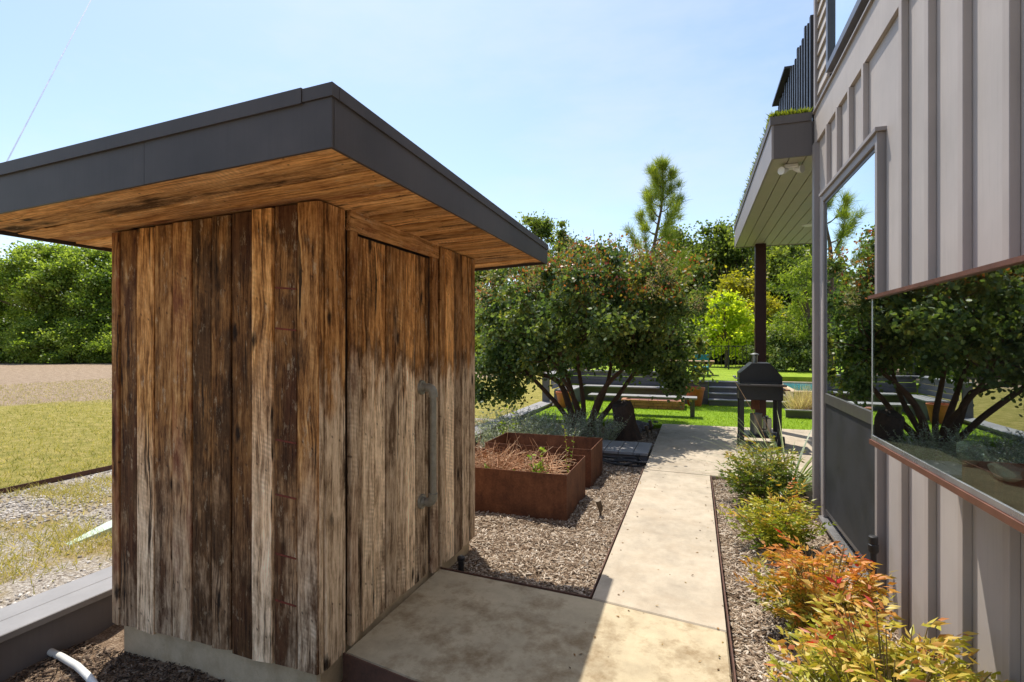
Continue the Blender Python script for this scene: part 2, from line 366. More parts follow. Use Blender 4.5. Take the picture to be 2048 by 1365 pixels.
M['alu'] = simple('bright_sill_metal', (.55,.54,.54), .3, .8, .1, 5, .02)
M['glass'] = glassmat('window_glass', (.9,.95,.94), 1.5, .48); M['glass2'] = glassmat('vitrine_glass', (.84,.90,.87), 1.5, .38)
M['screen'] = simple('insect_screen_mesh', (.030,.031,.034), .6, .0, .35, 3, .2, 500, spec=.3)
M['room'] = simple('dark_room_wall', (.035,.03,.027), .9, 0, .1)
M['post'] = simple('oxblood_steel_post', (.045,.014,.011), .4, .2, .2, 4, .05)
M['porchsoffit'] = simple('stained_soffit_board', (.36,.34,.26), .5, 0, .14, 5, .1)
M['grey'] = painted('grey_deck_stain', (.15,.14,.145), .6, .22)
M['greylight'] = painted('weathered_grey_cap', (.30,.29,.285), .6, .25)
M['terracotta'] = simple('terracotta_glaze', (.48,.13,.035), .5, 0, .25, 9, .1)
M['black'] = simple('black_powder_coat', (.018,.019,.022), .42, .0, .25, 9, .05, spec=.5)
M['blackplastic'] = simple('black_plastic', (.02,.02,.022), .5, 0, .2, 9, .05)
M['steel'] = simple('dull_galvanised_steel', (.30,.30,.27), .45, .85, .2, 14, .1)
M['pipe'] = simple('galvanised_pipe', (.27,.265,.225), .5, .35, .3, 22, .15)
M['bronze'] = simple('bronze_fixture', (.13,.10,.07), .5, .4, .2, 12, .1)
M['white'] = simple('white_plastic', (.70,.70,.66), .5, 0, .08, 9, .05)
M['paleg'] = simple('pale_green_plastic', (.48,.58,.46), .55, 0, .1, 9, .05)
M['brick'] = simple('fire_pit_brick', (.38,.17,.085), .85, 0, .35, 7, .3)
M['lava'] = simple('lava_gravel', (.10,.035,.028), .95, 0, .6, 26, 1.0, 40)
M['tablewood'] = simple('table_teak', (.36,.21,.10), .6, 0, .25, 9, .1)
M['teal'] = simple('teal_paint', (.02,.20,.24), .5, 0, .1)
M['shelf'] = simple('dusty_display_shelf', (.52,.42,.28), .7, 0, .35, 9, .1)
M['rock'] = simple('pale_rock', (.50,.53,.42), .8, 0, .35, 16, .8, 45)
M['darkrock'] = simple('dark_garden_rock', (.16,.155,.16), .85, 0, .45, 12, .9, 40)
M['bark'] = simple('rough_bark', (.115,.075,.05), .9, 0, .45, 16, 1.0, 60)
M['bark2'] = simple('red_brown_bark', (.11,.058,.036), .85, 0, .4, 14, .8, 60)
M['pinebark'] = simple('pine_bark', (.12,.075,.045), .9, 0, .4, 14, .9, 60)
M['stump'] = simple('dark_weathered_stump', (.060,.038,.028), .9, 0, .6, 12, 1.0, 40)
M['soil'] = soil_mat(); M['ground'] = ground_mat()
M['turf'] = turf_mat('artificial_turf', (.11,.20,.004), (.20,.33,.008), (.30,.43,.02))
M['terracegrass'] = turf_mat('terrace_turf', (.12,.21,.008), (.24,.34,.015), (.36,.44,.04))
M['pooltile'] = simple('pool_plaster', (.10,.50,.56), .4, 0, .08)
M['redfence'] = simple('dark_red_fence', (.10,.022,.016), .8, 0, .3)
M['dark_trim_wood'] = simple('copper_brown_trim', (.13,.050,.028), .5, 0, .25, 14, .1)
M['chip'] = ramp_mat('mulch_chip', [(0,(.10,.065,.042)),(.25,(.26,.18,.12)),(.6,(.46,.36,.26)),(.85,(.62,.52,.41)),(1,(.74,.66,.56))])
M['chipdark'] = ramp_mat('dark_mulch_chip', [(0,(.015,.010,.008)),(.5,(.07,.045,.032)),(.85,(.20,.14,.10)),(1,(.34,.27,.20))])  # mulch chips in a darker colour range
M['stones'] = ramp_mat('gravel_stone', [(0,(.18,.15,.12)),(.4,(.44,.385,.32)),(.8,(.70,.64,.56)),(1,(.82,.78,.72))])
M['dryblade'] = leafmat('dry_grass_blade', [(0,(.14,.17,.03)),(.35,(.36,.31,.08)),(.7,(.56,.44,.19)),(1,(.72,.57,.32))], .7, .35)
M['turfblade'] = leafmat('turf_blade', [(0,(.13,.22,.003)),(.5,(.25,.37,.008)),(1,(.40,.50,.03))], .6, .35)

# ================================================================== THE SETTING
# far field: one sheet around the garden
b = MB(); E = 400
xs = [-E,-120,-60,-30,-16,-9,-6.46,-3.52,6.0,20,60,E]; ys = [-E,-60,-20,-6.0,3,9.5,14.0,20,40,80,E]
for i in range(len(xs)-1):
    for j in range(len(ys)-1):
        if -3.53 < xs[i] and xs[i+1] < 6.01 and ys[j] >= -6.01 and ys[j+1] <= 14.01: continue
        n0 = len(b.v); b.v += [(xs[i],ys[j],0),(xs[i+1],ys[j],0),(xs[i+1],ys[j+1],0),(xs[i],ys[j+1],0)]; b.f.append((n0,n0+1,n0+2,n0+3))
b.build('ground', M['ground'], kind='structure', origin=(0,0,0))
# planting bed soil sheet, dropping towards the shed's front corner
def soil_z(x, y):
    l = max(0.0, min(1.0, (2.7 - y)/0.7)); r = max(0.0, min(1.0, (x + .30)/0.2))
    return (-.095 - .085*l)*(1-r) + (-.05)*r + .010*math.sin(7*x+3*y) + .008*math.sin(13*y-5*x)
b = MB(); gx = np.linspace(-3.5,1.06,48); gy = np.linspace(-6,10.0,150)
for y in gy:
    for x in gx: b.v.append((x,y,soil_z(x,y)))
nx = len(gx)
b.f = [(j*nx+i, j*nx+i+1, (j+1)*nx+i+1, (j+1)*nx+i) for j in range(len(gy)-1) for i in range(nx-1)]
b.build('planting_bed', M['soil'], smooth=True, kind='structure', origin=(0,0,0))
PL, PR = -.572, .152
def slab(name, poly, m, z1=0.0, z0=-.13):
    b = MB(); n = len(poly); c = Vector((sum(p[0] for p in poly)/n, sum(p[1] for p in poly)/n))
    ins = []
    for p in poly:
        d = (c - Vector(p)).normalized(); ins.append((p[0]+d.x*.008, p[1]+d.y*.008))
    vs = [(x,y,z0) for x,y in poly]+[(x,y,z1-.007) for x,y in poly]+[(x,y,z1) for x,y in ins]
    fs = [(i,(i+1)%n,n+(i+1)%n,n+i) for i in range(n)]+[(n+i,n+(i+1)%n,2*n+(i+1)%n,2*n+i) for i in range(n)]+[tuple(range(2*n,3*n))]
    return b.add(vs,fs).build(name, m, kind='structure')
slab('entry_slab', [(-1.60,2.13),(-1.2,2.06),(PR,1.93),(PR,2.925),(PL,3.045),(-1.60,3.12)], M['slabc'])
slab('path', [(PL,3.055),(PR,2.935),(PR,6.285),(PL,6.335)], M['concrete'])
slab('path', [(PL,-4.0),(PR,-4.0),(PR,1.92),(PL,1.985)], M['concrete'])
slab('patio', [(PL,6.347),(PR,6.297),(1.03,6.28),(6.0,6.2),(6.0,10.3),(PL,9.98)], M['concrete'])
# artificial lawn and terrace
b = MB(); b.box(-3.2,6.0,9.95,14.0,-.2,-.018); b.build('lawn', M['turf'], kind='structure')
b = MB(); b.box(-3.5,1.98,14.25,24,-.2,.52); b.box(1.98,6,16.4,24,-.2,.52); b.box(-.02,.30,13.55,14.25,-.2,.518); b.build('terrace', M['terracegrass'], kind='structure')
def blades(name, m, n, x0, x1, y0, y1, z, L, W, kw):
    P = np.column_stack((nr.uniform(x0,x1,n), nr.uniform(y0,y1,n), np.full(n,z)))
    D = np.column_stack((nr.normal(0,.45,n), nr.normal(0,.45,n), np.ones(n)))
    return scatter(name, m, P, D, nr.uniform(.6,1.3,n)*L, W, 'needle', **kw)
blades('lawn_blades', M['turfblade'], 26000, -3.15, 3.0, 9.97, 13.6, -.02, .035, .007, dict(kind='stuff', label='short bright green artificial turf around the fire pit', category='grass'))

# mulch chips
def chips(name, m, n, x0, x1, y0, y1, keep, label, lmin=.012, lmax=.05, lift=.004):
    P = np.column_stack((nr.uniform(x0,x1,n), nr.uniform(y0,y1,n), np.zeros(n)))
    P = P[[keep(p[0],p[1]) for p in P]]; n = len(P)
    P[:,2] = [soil_z(p[0],p[1])+lift for p in P]; P[:,2] += nr.uniform(0,.012,n)
    D = np.column_stack((nr.normal(size=n), nr.normal(size=n), nr.normal(0,.22,n)))
    L = lmin+(lmax-lmin)*nr.random(n)**2.2
    return scatter(name, m, P, D, L, np.clip(L*nr.uniform(.09,.30,n),.0025,.010), 'chip', T=nr.uniform(.0015,.0045,n), roll=(0.12,.08,1), kind='stuff', label=label, category='mulch')
def keepL(x,y):
    if x > PL-.02 or x < -3.18: return False
    if y < 3.14 + .05 and x > -1.62: return False
    if -2.96 < x < -1.62 and y < 3.74: return False
    if -2.34 < x < -1.07 and 4.53 < y < 6.52: return False
    return True
chips('wood_chip_mulch', M['chip'], 60000, -3.2, PL, 3.1, 7.2, keepL, 'sun-bleached shredded wood mulch around the steel planters', .012, .062)
chips('wood_chip_mulch', M['chip'], 16000, -3.2, PL, 7.2, 10, keepL, 'shaded wood mulch under the spreading tree', .02, .07)
chips('wood_chip_mulch', M['chip'], 45000, PR+.03, 1.0, 1.2, 6.26, lambda x,y: True, 'brown shredded mulch between path and house', .012, .06)
chips('wood_chip_mulch', M['chipdark'], 16000, -3.2, -.6, .6, 2.12, lambda x,y: not (y>1.98 and x<-1.6), 'dark mulch in front of the shed footing', .012, .05)

# gravel stones and tufts between wall and edging
n = 30000; P = np.column_stack((nr.uniform(-6.42,-3.55,n), nr.uniform(1.2,9.4,n), np.full(n,.0)))
P = P[(np.sin(P[:,0]*2.3+P[:,1]*1.1)+np.sin(P[:,1]*2.9-P[:,0])+nr.normal(0,.8,n)) > .1]; n = len(P)
scatter('gravel', M['stones'], P, np.column_stack((nr.normal(size=n),nr.normal(size=n),nr.normal(0,.2,n))), nr.uniform(.010,.028,n), nr.uniform(.008,.022,n), 'chip', T=nr.uniform(.004,.012,n), roll=(0.1,.1,1), kind='stuff', label='loose pale gravel between timber wall and rusty edging', category='gravel')
C = np.column_stack((nr.uniform(-6.4,-3.6,130), nr.uniform(1.4,9,130))); idx = nr.integers(0,130,9000*3)
P = np.column_stack((C[idx]+nr.normal(0,.13,(27000,2)), np.zeros(27000)))
P = P[(P[:,0] > -6.42) & (P[:,0] < -3.56)]; n = len(P)
scatter('weed_grass', M['dryblade'], P, np.column_stack((nr.normal(0,.7,n),nr.normal(0,.7,n),np.ones(n))), nr.uniform(.04,.10,n), .006, 'needle', rnd=np.clip(.25+.5*np.repeat(nr.random(n//60+1),60)[:n]+nr.normal(0,.12,n),0,1), kind='stuff', label='sparse half dry grass tufts growing through the gravel', category='grass')
n = 60000; rr = nr.random(n)**1.5*16; P = np.column_stack((-6.5-rr, nr.uniform(-2,16,n)+rr*.5, np.zeros(n)))
scatter('field_grass', M['dryblade'], P, np.column_stack((nr.normal(0,.6,n),nr.normal(0,.6,n),np.ones(n))), nr.uniform(.03,.075,n), .010, 'needle', rnd=np.clip(nr.normal(.42,.22,n),0,1), kind='stuff', label='mown yellow green field grass beyond the rusty edging', category='grass')

# steel edgings
def edging(pts, h, label, z=0.0):
    b = MB()
    for (x0,y0),(x1,y1) in zip(pts[:-1],pts[1:]):
        d = Vector((x1-x0,y1-y0)).normalized(); p = Vector((-d.y,d.x))*.0035
        b.add([(x0-p.x,y0-p.y,-.16),(x1-p.x,y1-p.y,-.16),(x1+p.x,y1+p.y,-.16),(x0+p.x,y0+p.y,-.16),(x0-p.x,y0-p.y,z+h),(x1-p.x,y1-p.y,z+h),(x1+p.x,y1+p.y,z+h),(x0+p.x,y0+p.y,z+h)],
              [(0,3,2,1),(4,5,6,7),(0,1,5,4),(1,2,6,5),(2,3,7,6),(3,0,4,7)])
    return b.build('steel_edging', M['rust_edge'], label=label, category='edging')
edging([(PL-.010,3.056),(PL-.012,4.2),(PL-.008,5.3),(PL-.010,6.33)], .006, 'thin rusty steel edging along the planter side of path')
edging([(PR+.012,1.3),(PR+.014,2.6),(PR+.010,4.0),(PR+.013,5.3),(PR+.010,6.27)], .012, 'thin rusty steel edging along the shrub side of path')
edging([(-1.60,3.132),(-1.1,3.098),(PL-.014,3.058)], .004, 'thin dark steel edging behind the entry slab')
edging([(-1.60,2.118),(-1.2,2.048),(-.3,1.96)], .002, 'dark steel edging below the entry slab front')
edging([(-6.46,-3),(-6.45,3.2),(-6.47,5.0),(-6.46,9.4)], .055, 'long rusty steel edging between gravel and field grass')

n = 150; P = np.column_stack((nr.uniform(PL,PR,n), nr.uniform(2.0,9.9,n), np.full(n,.002)))
M['litter'] = ramp_mat('fallen_leaf', [(0,(.05,.03,.015)),(.5,(.20,.11,.04)),(.8,(.45,.24,.07)),(1,(.30,.26,.08))])
P[:70,0] = np.where(nr.random(70) < .5, PL+np.abs(nr.normal(0,.05,70)), PR-np.abs(nr.normal(0,.05,70)))
scatter('fallen_leaves', M['litter'], P, np.column_stack((nr.normal(size=n),nr.normal(size=n),nr.normal(.1,.1,n))), nr.uniform(.008,.03,n), nr.uniform(.005,.014,n), 'lance', T=nr.uniform(.01,.03,n), roll=(0,.1,1), kind='stuff', label='small dry leaves and grit scattered over the concrete path', category='leaf litter')
# ================================================================== SHED
SX0, SX1, SY0, SY1 = -2.97, -1.605, 1.95, 3.73
def soffit_z(x, y): return 2.165 + (x + 1.15)*.043 - (y-1.46)*.006
shed = thing('garden_shed', ((SX0+SX1)/2,(SY0+SY1)/2,-.2), 'small shed of reclaimed brown barn boards with flat dark metal roof', 'shed')
b = MB(); b.bbox(SX0+.045,SX1-.03,SY0+.035,SY1-.03,-.34,.03,.012); b.build('footing', M['footing'], shed)
def plank(parent, m, w, t, l, loc, ax, ay, az, colr, name='plank', taper=0.0):
    """board with eased edges: local x width, y thickness (front is -y), z length"""
    e = min(.0035, w*.2); h = w/2; jz = rng.uniform(-.006,.006)
    prof = [(-h,t),(-h,e),(-h+e,0),(h-e,0),(h,e),(h,t)]
    b = MB(); k = len(prof); nseg = 5; vs = []
    for s_ in range(nseg+1):
        z = l*s_/nseg; ww = rng.uniform(-.0012,.0012) if 0 < s_ < nseg else 0; yy = rng.uniform(-.0012,.0012)
        for q,(x,y) in enumerate(prof): vs.append((x+ww, y+(yy if y < t else 0), z + (jz*(x/h) if s_ == 0 else 0)))
    fs = [(s_*k+i, s_*k+(i+1)%k, (s_+1)*k+(i+1)%k, (s_+1)*k+i) for s_ in range(nseg) for i in range(k)]
    fs += [tuple(range(k))[::-1], tuple(nseg*k+i for i in range(k))]
    me = bpy.data.meshes.new(name); me.from_pydata(vs,[],fs); me.materials.append(m); me.update()
    o = bpy.data.objects.new(name, me); col.objects.link(o)
    rot = Matrix((ax,ay,az)).transposed()
    o.location = loc; o.rotation_euler = rot.to_euler(); o.color = (*colr,1)
    return finish(o, parent)
X_, Y_, Z_ = Vector((1,0,0)), Vector((0,1,0)), Vector((0,0,1))
# wall backings
fw = MB().box(SX0+.05,SX1-.03,SY0+.022,SY0+.034,.02,2.07).build('front_wall', M['stump'], shed)
rw = MB().box(SX1-.075,SX1-.062,SY0+.036,SY1-.036,.02,2.07).build('side_wall', M['stump'], shed)
lw = MB().box(SX0+.022,SX0+.034,SY0+.036,SY1-.036,.02,2.05).build('far_side_wall', M['stump'], shed)
bw = MB().box(SX0+.05,SX1-.03,SY1-.034,SY1-.022,.02,2.07).build('back_wall', M['stump'], shed)
us = [224,239.7,273.4,308.9,344.8,384,422.8,462.7,505.2,548,594.5,638.8]
tones = [.38,.22,.86,.42,.56,.30,.24,.12,.95,.32,.58]; stains = [.4,.62,.25,.5,.35,.75,.7,.8,.3,.72,.4]
reds = [.55,.15,0,.1,.5,0,0,.1,0,.15,.05]; prouds = [.004,0,.003,.001,.004,0,.003,0,.010,.001,.004]
for i in range(11):
    x0, x1 = on_y(us[i],SY0), on_y(us[i+1],SY0)
    if i == 10: x1 = SX1-.001
    z0 = rng.uniform(-.012,.008); xm = (x0+x1)/2
    plank(fw, M['barn'], x1-x0-.0065, .022, soffit_z(xm,SY0)-z0-.004, (xm,SY0-prouds[i],z0), X_, Y_, Z_, (tones[i],stains[i],reds[i]))
for vv in (578,660,884,994,1113,1207):
    xa, xb = on_y(549,SY0), on_y(594,SY0); zz = 1.5-(vv-683.5)/F*(SY0*CA-(xa+xb)/2*SA); MB().add([(xa+.006,SY0-.0035,zz+.004),(xb-.004,SY0-.0035,zz-.006),(xb-.004,SY0-.0035,zz+.0015),(xa+.006,SY0-.0035,zz+.0125),(xa+.006,SY0+.004,zz+.004),(xb-.004,SY0+.004,zz-.006),(xb-.004,SY0+.004,zz+.0015),(xa+.006,SY0+.004,zz+.0125)],[(0,1,2,3),(4,7,6,5),(0,4,5,1),(1,5,6,2),(2,6,7,3),(3,7,4,0)]).build('rusty_strap', M['strap'], fw)
def side_plank(u0, u1, z0, z1, par, off, c, m='barnside', t=.022):
    y0, y1 = on_x(u0,SX1), on_x(u1,SX1); ym = (y0+y1)/2
    if z1 is None: z1 = soffit_z(SX1,ym)-.004
    plank(par, M[m], y1-y0-.008, t, z1-z0, (SX1+off,ym,z0), Y_, -X_, Z_, c)
side_plank(638.9,649,-.01,None,rw,.0,(.62,.35,0)); side_plank(649,691,-.005,None,rw,.004,(.60,.35,0))
su = [880.6,890.5,907.7,924.2,938.8,949.8]
for i,(tn,st) in enumerate([(.50,.35),(1.0,.15),(.25,.66),(.62,.5),(.45,.35)]): side_plank(su[i],su[i+1],rng.uniform(-.01,.01),None,rw,rng.choice((0,.003,.005)),(tn,st,0))
# unseen walls get boards too
y = SY0+.01
while y < SY1-.02:
    wd = min(rng.uniform(.09,.15), SY1-y); plank(lw, M['barn'], wd-.004, .022, soffit_z(SX0,y)-.006, (SX0,y+wd/2,0), -Y_, X_, Z_, (rng.random(),rng.random()*.7,0)); y += wd
x = SX0
while x < SX1-.04:
    wd = min(rng.uniform(.09,.15), SX1-x); plank(bw, M['barn'], wd-.004, .022, soffit_z(x,SY1)-.006, (x+wd/2,SY1,0), -X_, -Y_, Z_, (rng.random(),rng.random()*.7,0)); x += wd
# door frame and door
fr = MB().box(SX1-.030,SX1-.020,on_x(700,SX1),on_x(876,SX1),2.07,2.10).build('door_frame', M['stump'], shed)
DF = on_x(699.6,SX1), on_x(716.3,SX1), on_x(863.5,SX1), on_x(876,SX1)
side_plank(699.6,716.3,.004,2.048,fr,.004,(.50,.35,.2)); side_plank(863.5,876,.004,2.048,fr,.004,(.45,.4,.2))
hy = (DF[0]+DF[3])/2; plank(fr, M['soffit'], .105, .022, DF[3]-DF[0]+.004, (SX1+.005,DF[0]-.002,2.102), -Z_, -X_, Y_, (.62,.25,.35))
door = MB().box(SX1-.058,SX1-.050,DF[1]+.01,DF[2]-.01,.02,2.03).build('door', M['stump'], shed, label='plank door of weathered barn boards with a pipe handle')
du = [717.2,730.4,755.3,778.4,799.6,819,838,856.8,863]
for i,(tn,st) in enumerate([(.40,.35),(.74,.3),(.86,.40),(.42,.58),(.66,.35),(.98,.15),(.55,.42),(.38,.5)]):
    side_plank(du[i],du[i+1],rng.uniform(.004,.02),2.035,door,-.022+rng.choice((0,.003,.006)),(tn,st,0))
hY = on_x(848,SX1); hx = SX1-.018
b = MB()
pts = []
for s_,z in ((1,1.214),(-1,.498)):
    b.tube([(hx-.001,hY,z),(hx+.012,hY,z)],[.047,.044],20); b.tube([(hx+.011,hY,z),(hx+.03,hY,z)],[.030,.027],16)
    b.tube([(hx+.02,hY,z),(hx+.05,hY,z)],.022,14)
    a = [(hx+.045,hY,z)]+[(hx+.045+.037*math.sin(q),hY,z-s_*.037*(1-math.cos(q))) for q in (R(22),R(45),R(67),R(90))]+[(hx+.082,hY,z-s_*.058)]
    b.tube(a,[.029,.028,.028,.028,.028,.029],14)
b.tube([(hx+.082,hY,1.17),(hx+.082,hY,.545)],.0205,16)
b.build('handle', M['pipe'], door, smooth=True)
# roof: deck, soffit boards, fascia, drip edge
RX0, RX1, RY0, RY1 = -3.40, -1.15, 1.462, 4.17
rz = lambda x,y: soffit_z(x,y)
def roof_top(x,y): return 2.368 + (x+1.15)*.044 - (y-1.46)*.026
def slabz(b, x0,x1,y0,y1,f0,f1):
    c = [(x0,y0),(x1,y0),(x1,y1),(x0,y1)]
    return b.add([(x,y,f0(x,y)) for x,y in c]+[(x,y,f1(x,y)) for x,y in c],[(0,3,2,1),(4,5,6,7),(0,1,5,4),(1,2,6,5),(2,3,7,6),(3,0,4,7)])
roof = slabz(MB(),RX0+.012,RX1-.012,RY0+.012,RY1-.012,lambda x,y: rz(x,y)+.03,lambda x,y: roof_top(x,y)-.012).build('roof', M['fascia'], shed)
ya = RY0+.016; k = 0
while ya < RY1-.03:
    wd = min(rng.choice((.125,.135,.145,.15)), RY1-.016-ya); ym = ya+wd/2
    az = Vector((-1,0,-.043)).normalized(); ay = Vector((.043,0,-1)).normalized()*-1; ax = ay.cross(az)
    zz = rz(RX1,ym)+.003+.004*(k%2)
    plank(roof, M['soffit'], wd-.009, .02, RX1-RX0-.03, (RX1-.014,ym,zz), ax, ay, az, ((.95,.6,.8,.45,1.0,.7,.5)[k%7],rng.uniform(.1,.5),.6 if k == 3 else rng.choice((0,0,.15))), 'soffit_plank')
    ya += wd; k += 1
def fas(name, x0,x1,y0,y1,lo,hi,mat='fascia'): slabz(MB(),x0,x1,y0,y1,lo,hi).build(name, M[mat], roof)
lo = lambda x,y: rz(x,y)-.012; hi = lambda x,y: roof_top(x,y)-.046
xj = on_y(288,RY0)
fas('fascia', xj+.0015, RX1-.0015, RY0, RY0+.012, lo, hi); fas('fascia', RX0, xj-.0015, RY0+.001, RY0+.013, lo, hi)
fas('fascia', RX1-.012, RX1, RY0+.0125, RY1, lo, hi); fas('fascia', RX0, RX0+.012, RY0+.0135, RY1, lo, hi); fas('fascia', RX0+.0125, RX1-.0125, RY1-.012, RY1, lo, hi)
l2 = lambda x,y: roof_top(x,y)-.045; h2 = lambda x,y: roof_top(x,y)
xk = on_y(607,RY0)
fas('drip_edge', xk, RX1+.006, RY0-.007, RY0+.03, l2, h2); fas('drip_edge', RX0-.006, xk-.002, RY0-.010, RY0+.03, lambda x,y: l2(x,y)-.004, lambda x,y: h2(x,y)+.004)
fas('drip_edge', RX1-.03, RX1+.007, RY0+.031, RY1+.006, l2, h2); fas('drip_edge', RX0-.007, RX0+.03, RY0+.031, RY1+.006, l2, h2); fas('drip_edge', RX0+.031, RX1-.031, RY1-.03, RY1+.006, l2, h2)

# ================================================================== HOUSE
HX = 1.02; HY1 = 5.35; HY0 = -4.0
house = thing('modern_house', (3.5,1.0,-.1), 'modern house clad in warm grey board and batten with porch', 'house')
WY0, WY1, WZ0, WZ1 = 3.60, 4.95, .10, 2.66          # tall window
BX, BY0, BY1, BZ0, BZ1 = .72, .55, 2.65, 1.085, 1.685   # projecting vitrine
wall = MB().box(HX+.03,HX+.09,HY0,WY0-.04,-.1,3.30).box(HX+.03,HX+.09,WY1+.04,HY1-.004,-.1,3.30).box(HX+.03,HX+.09,WY0-.04,WY1+.04,WZ1+.04,3.30).box(HX+.03,HX+.09,WY0-.04,WY1+.04,-.1,WZ0-.05).build('wall', M['dktrim'], house)
# room behind the windows
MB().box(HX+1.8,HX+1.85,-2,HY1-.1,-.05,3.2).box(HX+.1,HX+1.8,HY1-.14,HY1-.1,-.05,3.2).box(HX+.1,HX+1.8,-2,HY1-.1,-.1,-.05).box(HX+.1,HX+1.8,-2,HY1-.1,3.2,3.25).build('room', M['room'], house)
sp = .3275; ybat = [4.87 - sp*k for k in range(27)]
edges = [HY1-.09] + ybat
def panel(y0,y1,z0,z1): MB().box(HX+.012,HX+.029,y0,y1,z0,z1).build('panel', M['house'], wall)
def batten(y,z0,z1): MB().bbox(HX-.020,HX+.0115,y-.022,y+.022,z0,z1,.002).build('batten', M['batten'], wall)
def spans(ya, yb):
    """free height spans of a wall strip between two depths"""
    if yb > WY0-.05 and ya < WY1+.05: return [(WZ1+.055,3.262),(-.06,WZ0-.055)]
    if yb > BY0 and ya < BY1: return [(BZ1+.004,3.262),(-.06,BZ0-.035)]
    return [(-.06,3.262)]
for k in range(len(edges)-1):
    ya, yb = edges[k+1], edges[k]
    cuts = sorted({ya,yb} | {c for c in (WY0-.055,WY1+.055,BY0,BY1) if ya < c < yb})
    for p,q in zip(cuts[:-1],cuts[1:]):
        for z0,z1 in spans(p+.002,q-.002): panel(p,q,z0,z1)
for y in ybat:
    if WY0-.06 < y < WY0+.0: continue
    for z0,z1 in spans(y-.022,y+.022): 
        if z1-z0 > .12: batten(y,z0,z1)
b = MB(); b.box(HX-.03,HX+.06,HY1-.088,HY1,-.08,3.262); b.build('corner_trim', M['trim'], house)
b = MB(); b.box(HX-.012,HX+.06,HY0,HY1+.002,3.265,3.545); b.build('belly_band', M['house'], house)
MB().box(HX-.03,HX+.05,HY0,HY1+.004,3.545,3.56).build('drip_cap', M['trim'], house)
# upper storey with lap siding
UW0, UW1, UZ0, UZ1 = 3.2, 4.86, 3.68, 5.2
up = MB().box(HX+.04,HX+.1,HY0,HY1-.002,3.56,7.2).build('upper_wall', M['house'], house)
z = 3.562
while z < 7.05:
    segs = [(HY0,UW0-.06),(UW1+.06,HY1-.06)] if (z+.12 > UZ0-.06 and z < UZ1+.06) else [(HY0,4.3),(5.22,HY1-.06)] if (z+.13 > 5.65 and z < 6.62) else [(HY0,HY1-.06)]
    for a,c in segs: MB().add([(HX-.004,a,z),(HX-.004,c,z),(HX+.039,c,z),(HX+.039,a,z),(HX+.020,a,z+.135),(HX+.020,c,z+.135),(HX+.039,c,z+.135),(HX+.039,a,z+.135)],[(0,1,2,3),(7,6,5,4),(1,0,4,5),(2,1,5,6),(3,2,6,7),(0,3,7,4)]).build('lap_board', M['house'], up)
    z += .118
MB().box(HX-.018,HX+.06,HY1-.058,HY1+.002,3.562,7.2).build('corner_board', M['trim'], up)
MB().box(HX-.12,7,HY0,HY1+.12,7.2,7.4).build('roof', M['fascia'], house)
MB().box(HX+.1,7,HY1-.09,HY1-.003,-.1,7.2).box(4.5,4.6,HY1,12,-.1,3.1).build('rear_wall', M['house'], house)
def framed(name, x, y0,y1,z0,z1, fw_, par, mats=('frame','glass'), depth=.07):
    f = MB().box(x,x+depth,y0,y0+fw_,z0,z1).box(x,x+depth,y1-fw_,y1,z0,z1).box(x,x+depth,y0+fw_,y1-fw_,z1-fw_,z1).box(x,x+depth,y0+fw_,y1-fw_,z0,z0+fw_).build(name, M[mats[0]], par)
    MB().box(x+.028,x+.034,y0+fw_,y1-fw_,z0+fw_,z1-fw_).build('pane', M[mats[1]], f); return f
framed('clerestory_window', HX-.022, 4.33,5.19,5.67,6.6,.05, house)
framed('upper_window', HX-.022, UW0,UW1,UZ0,UZ1,.055, house)
win = MB().box(HX-.03,HX+.075,WY0-.04,WY0,WZ0-.05,WZ1+.052).box(HX-.022,HX+.075,WY1,WY1+.052,WZ0-.05,WZ1+.052).box(HX-.045,HX+.075,WY0-.06,WY1+.056,WZ1+.053,WZ1+.075).box(HX-.028,HX+.075,WY0,WY1,WZ1,WZ1+.052).build('tall_window', M['trim'], house)
f = .026
MB().box(HX-.012,HX+.05,WY0,WY0+f,WZ0,WZ1).box(HX-.012,HX+.05,WY1-f,WY1,WZ0,WZ1).box(HX-.012,HX+.05,WY0+f,WY1-f,WZ1-f,WZ1).box(HX-.012,HX+.05,WY0+f,WY1-f,WZ0,WZ0+f).box(HX-.02,HX+.05,WY0+f,WY1-f,1.00,1.075).build('sash', M['frame'], win)
MB().box(HX-.008,HX-.003,WY0+f,WY1-f,1.075,WZ1-f).build('pane', M['glass'], win)
MB().box(HX-.009,HX-.006,WY0+f,WY1-f,WZ0+f,1.00).build('screen', M['screen'], win)
MB().bbox(HX-.055,HX+.04,WY0-.05,WY1+.05,WZ0-.075,WZ0-.052,.003).build('sill', M['alu'], win)
# projecting glass vitrine
vit = MB().box(BX-.010,HX+.10,BY0,BY1+.010,BZ0-.026,BZ0-.006).build('vitrine', M['dark_trim_wood'], house, label='projecting glass display window with rusty top and bottom rails')
MB().box(BX-.014,HX+.012,BY0,BY1+.014,BZ1,BZ1+.013).build('top_rail', M['dark_trim_wood'], vit)
MB().box(BX+.001,HX+.1,BY0,BY1-.001,BZ0-.006,BZ0).build('shelf', M['shelf'], vit)
MB().box(BX,BX+.008,BY0,BY1,BZ0+.014,BZ1-.001).build('pane', M['glass2'], vit)
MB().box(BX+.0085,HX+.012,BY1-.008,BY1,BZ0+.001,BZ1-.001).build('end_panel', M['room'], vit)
MB().box(BX-.004,BX+.0,BY0,BY1+.004,BZ0-.004,BZ0+.013).build('bottom_bead', M['alu'], vit)
MB().box(BX-.002,BX+.010,BY1+.0005,BY1+.006,BZ0+.014,BZ1-.001).build('corner_bead', M['alu'], vit)
MB().box(HX+.012,HX+.014,BY0,BY1,BZ0,BZ1).build('back_panel', M['room'], vit)
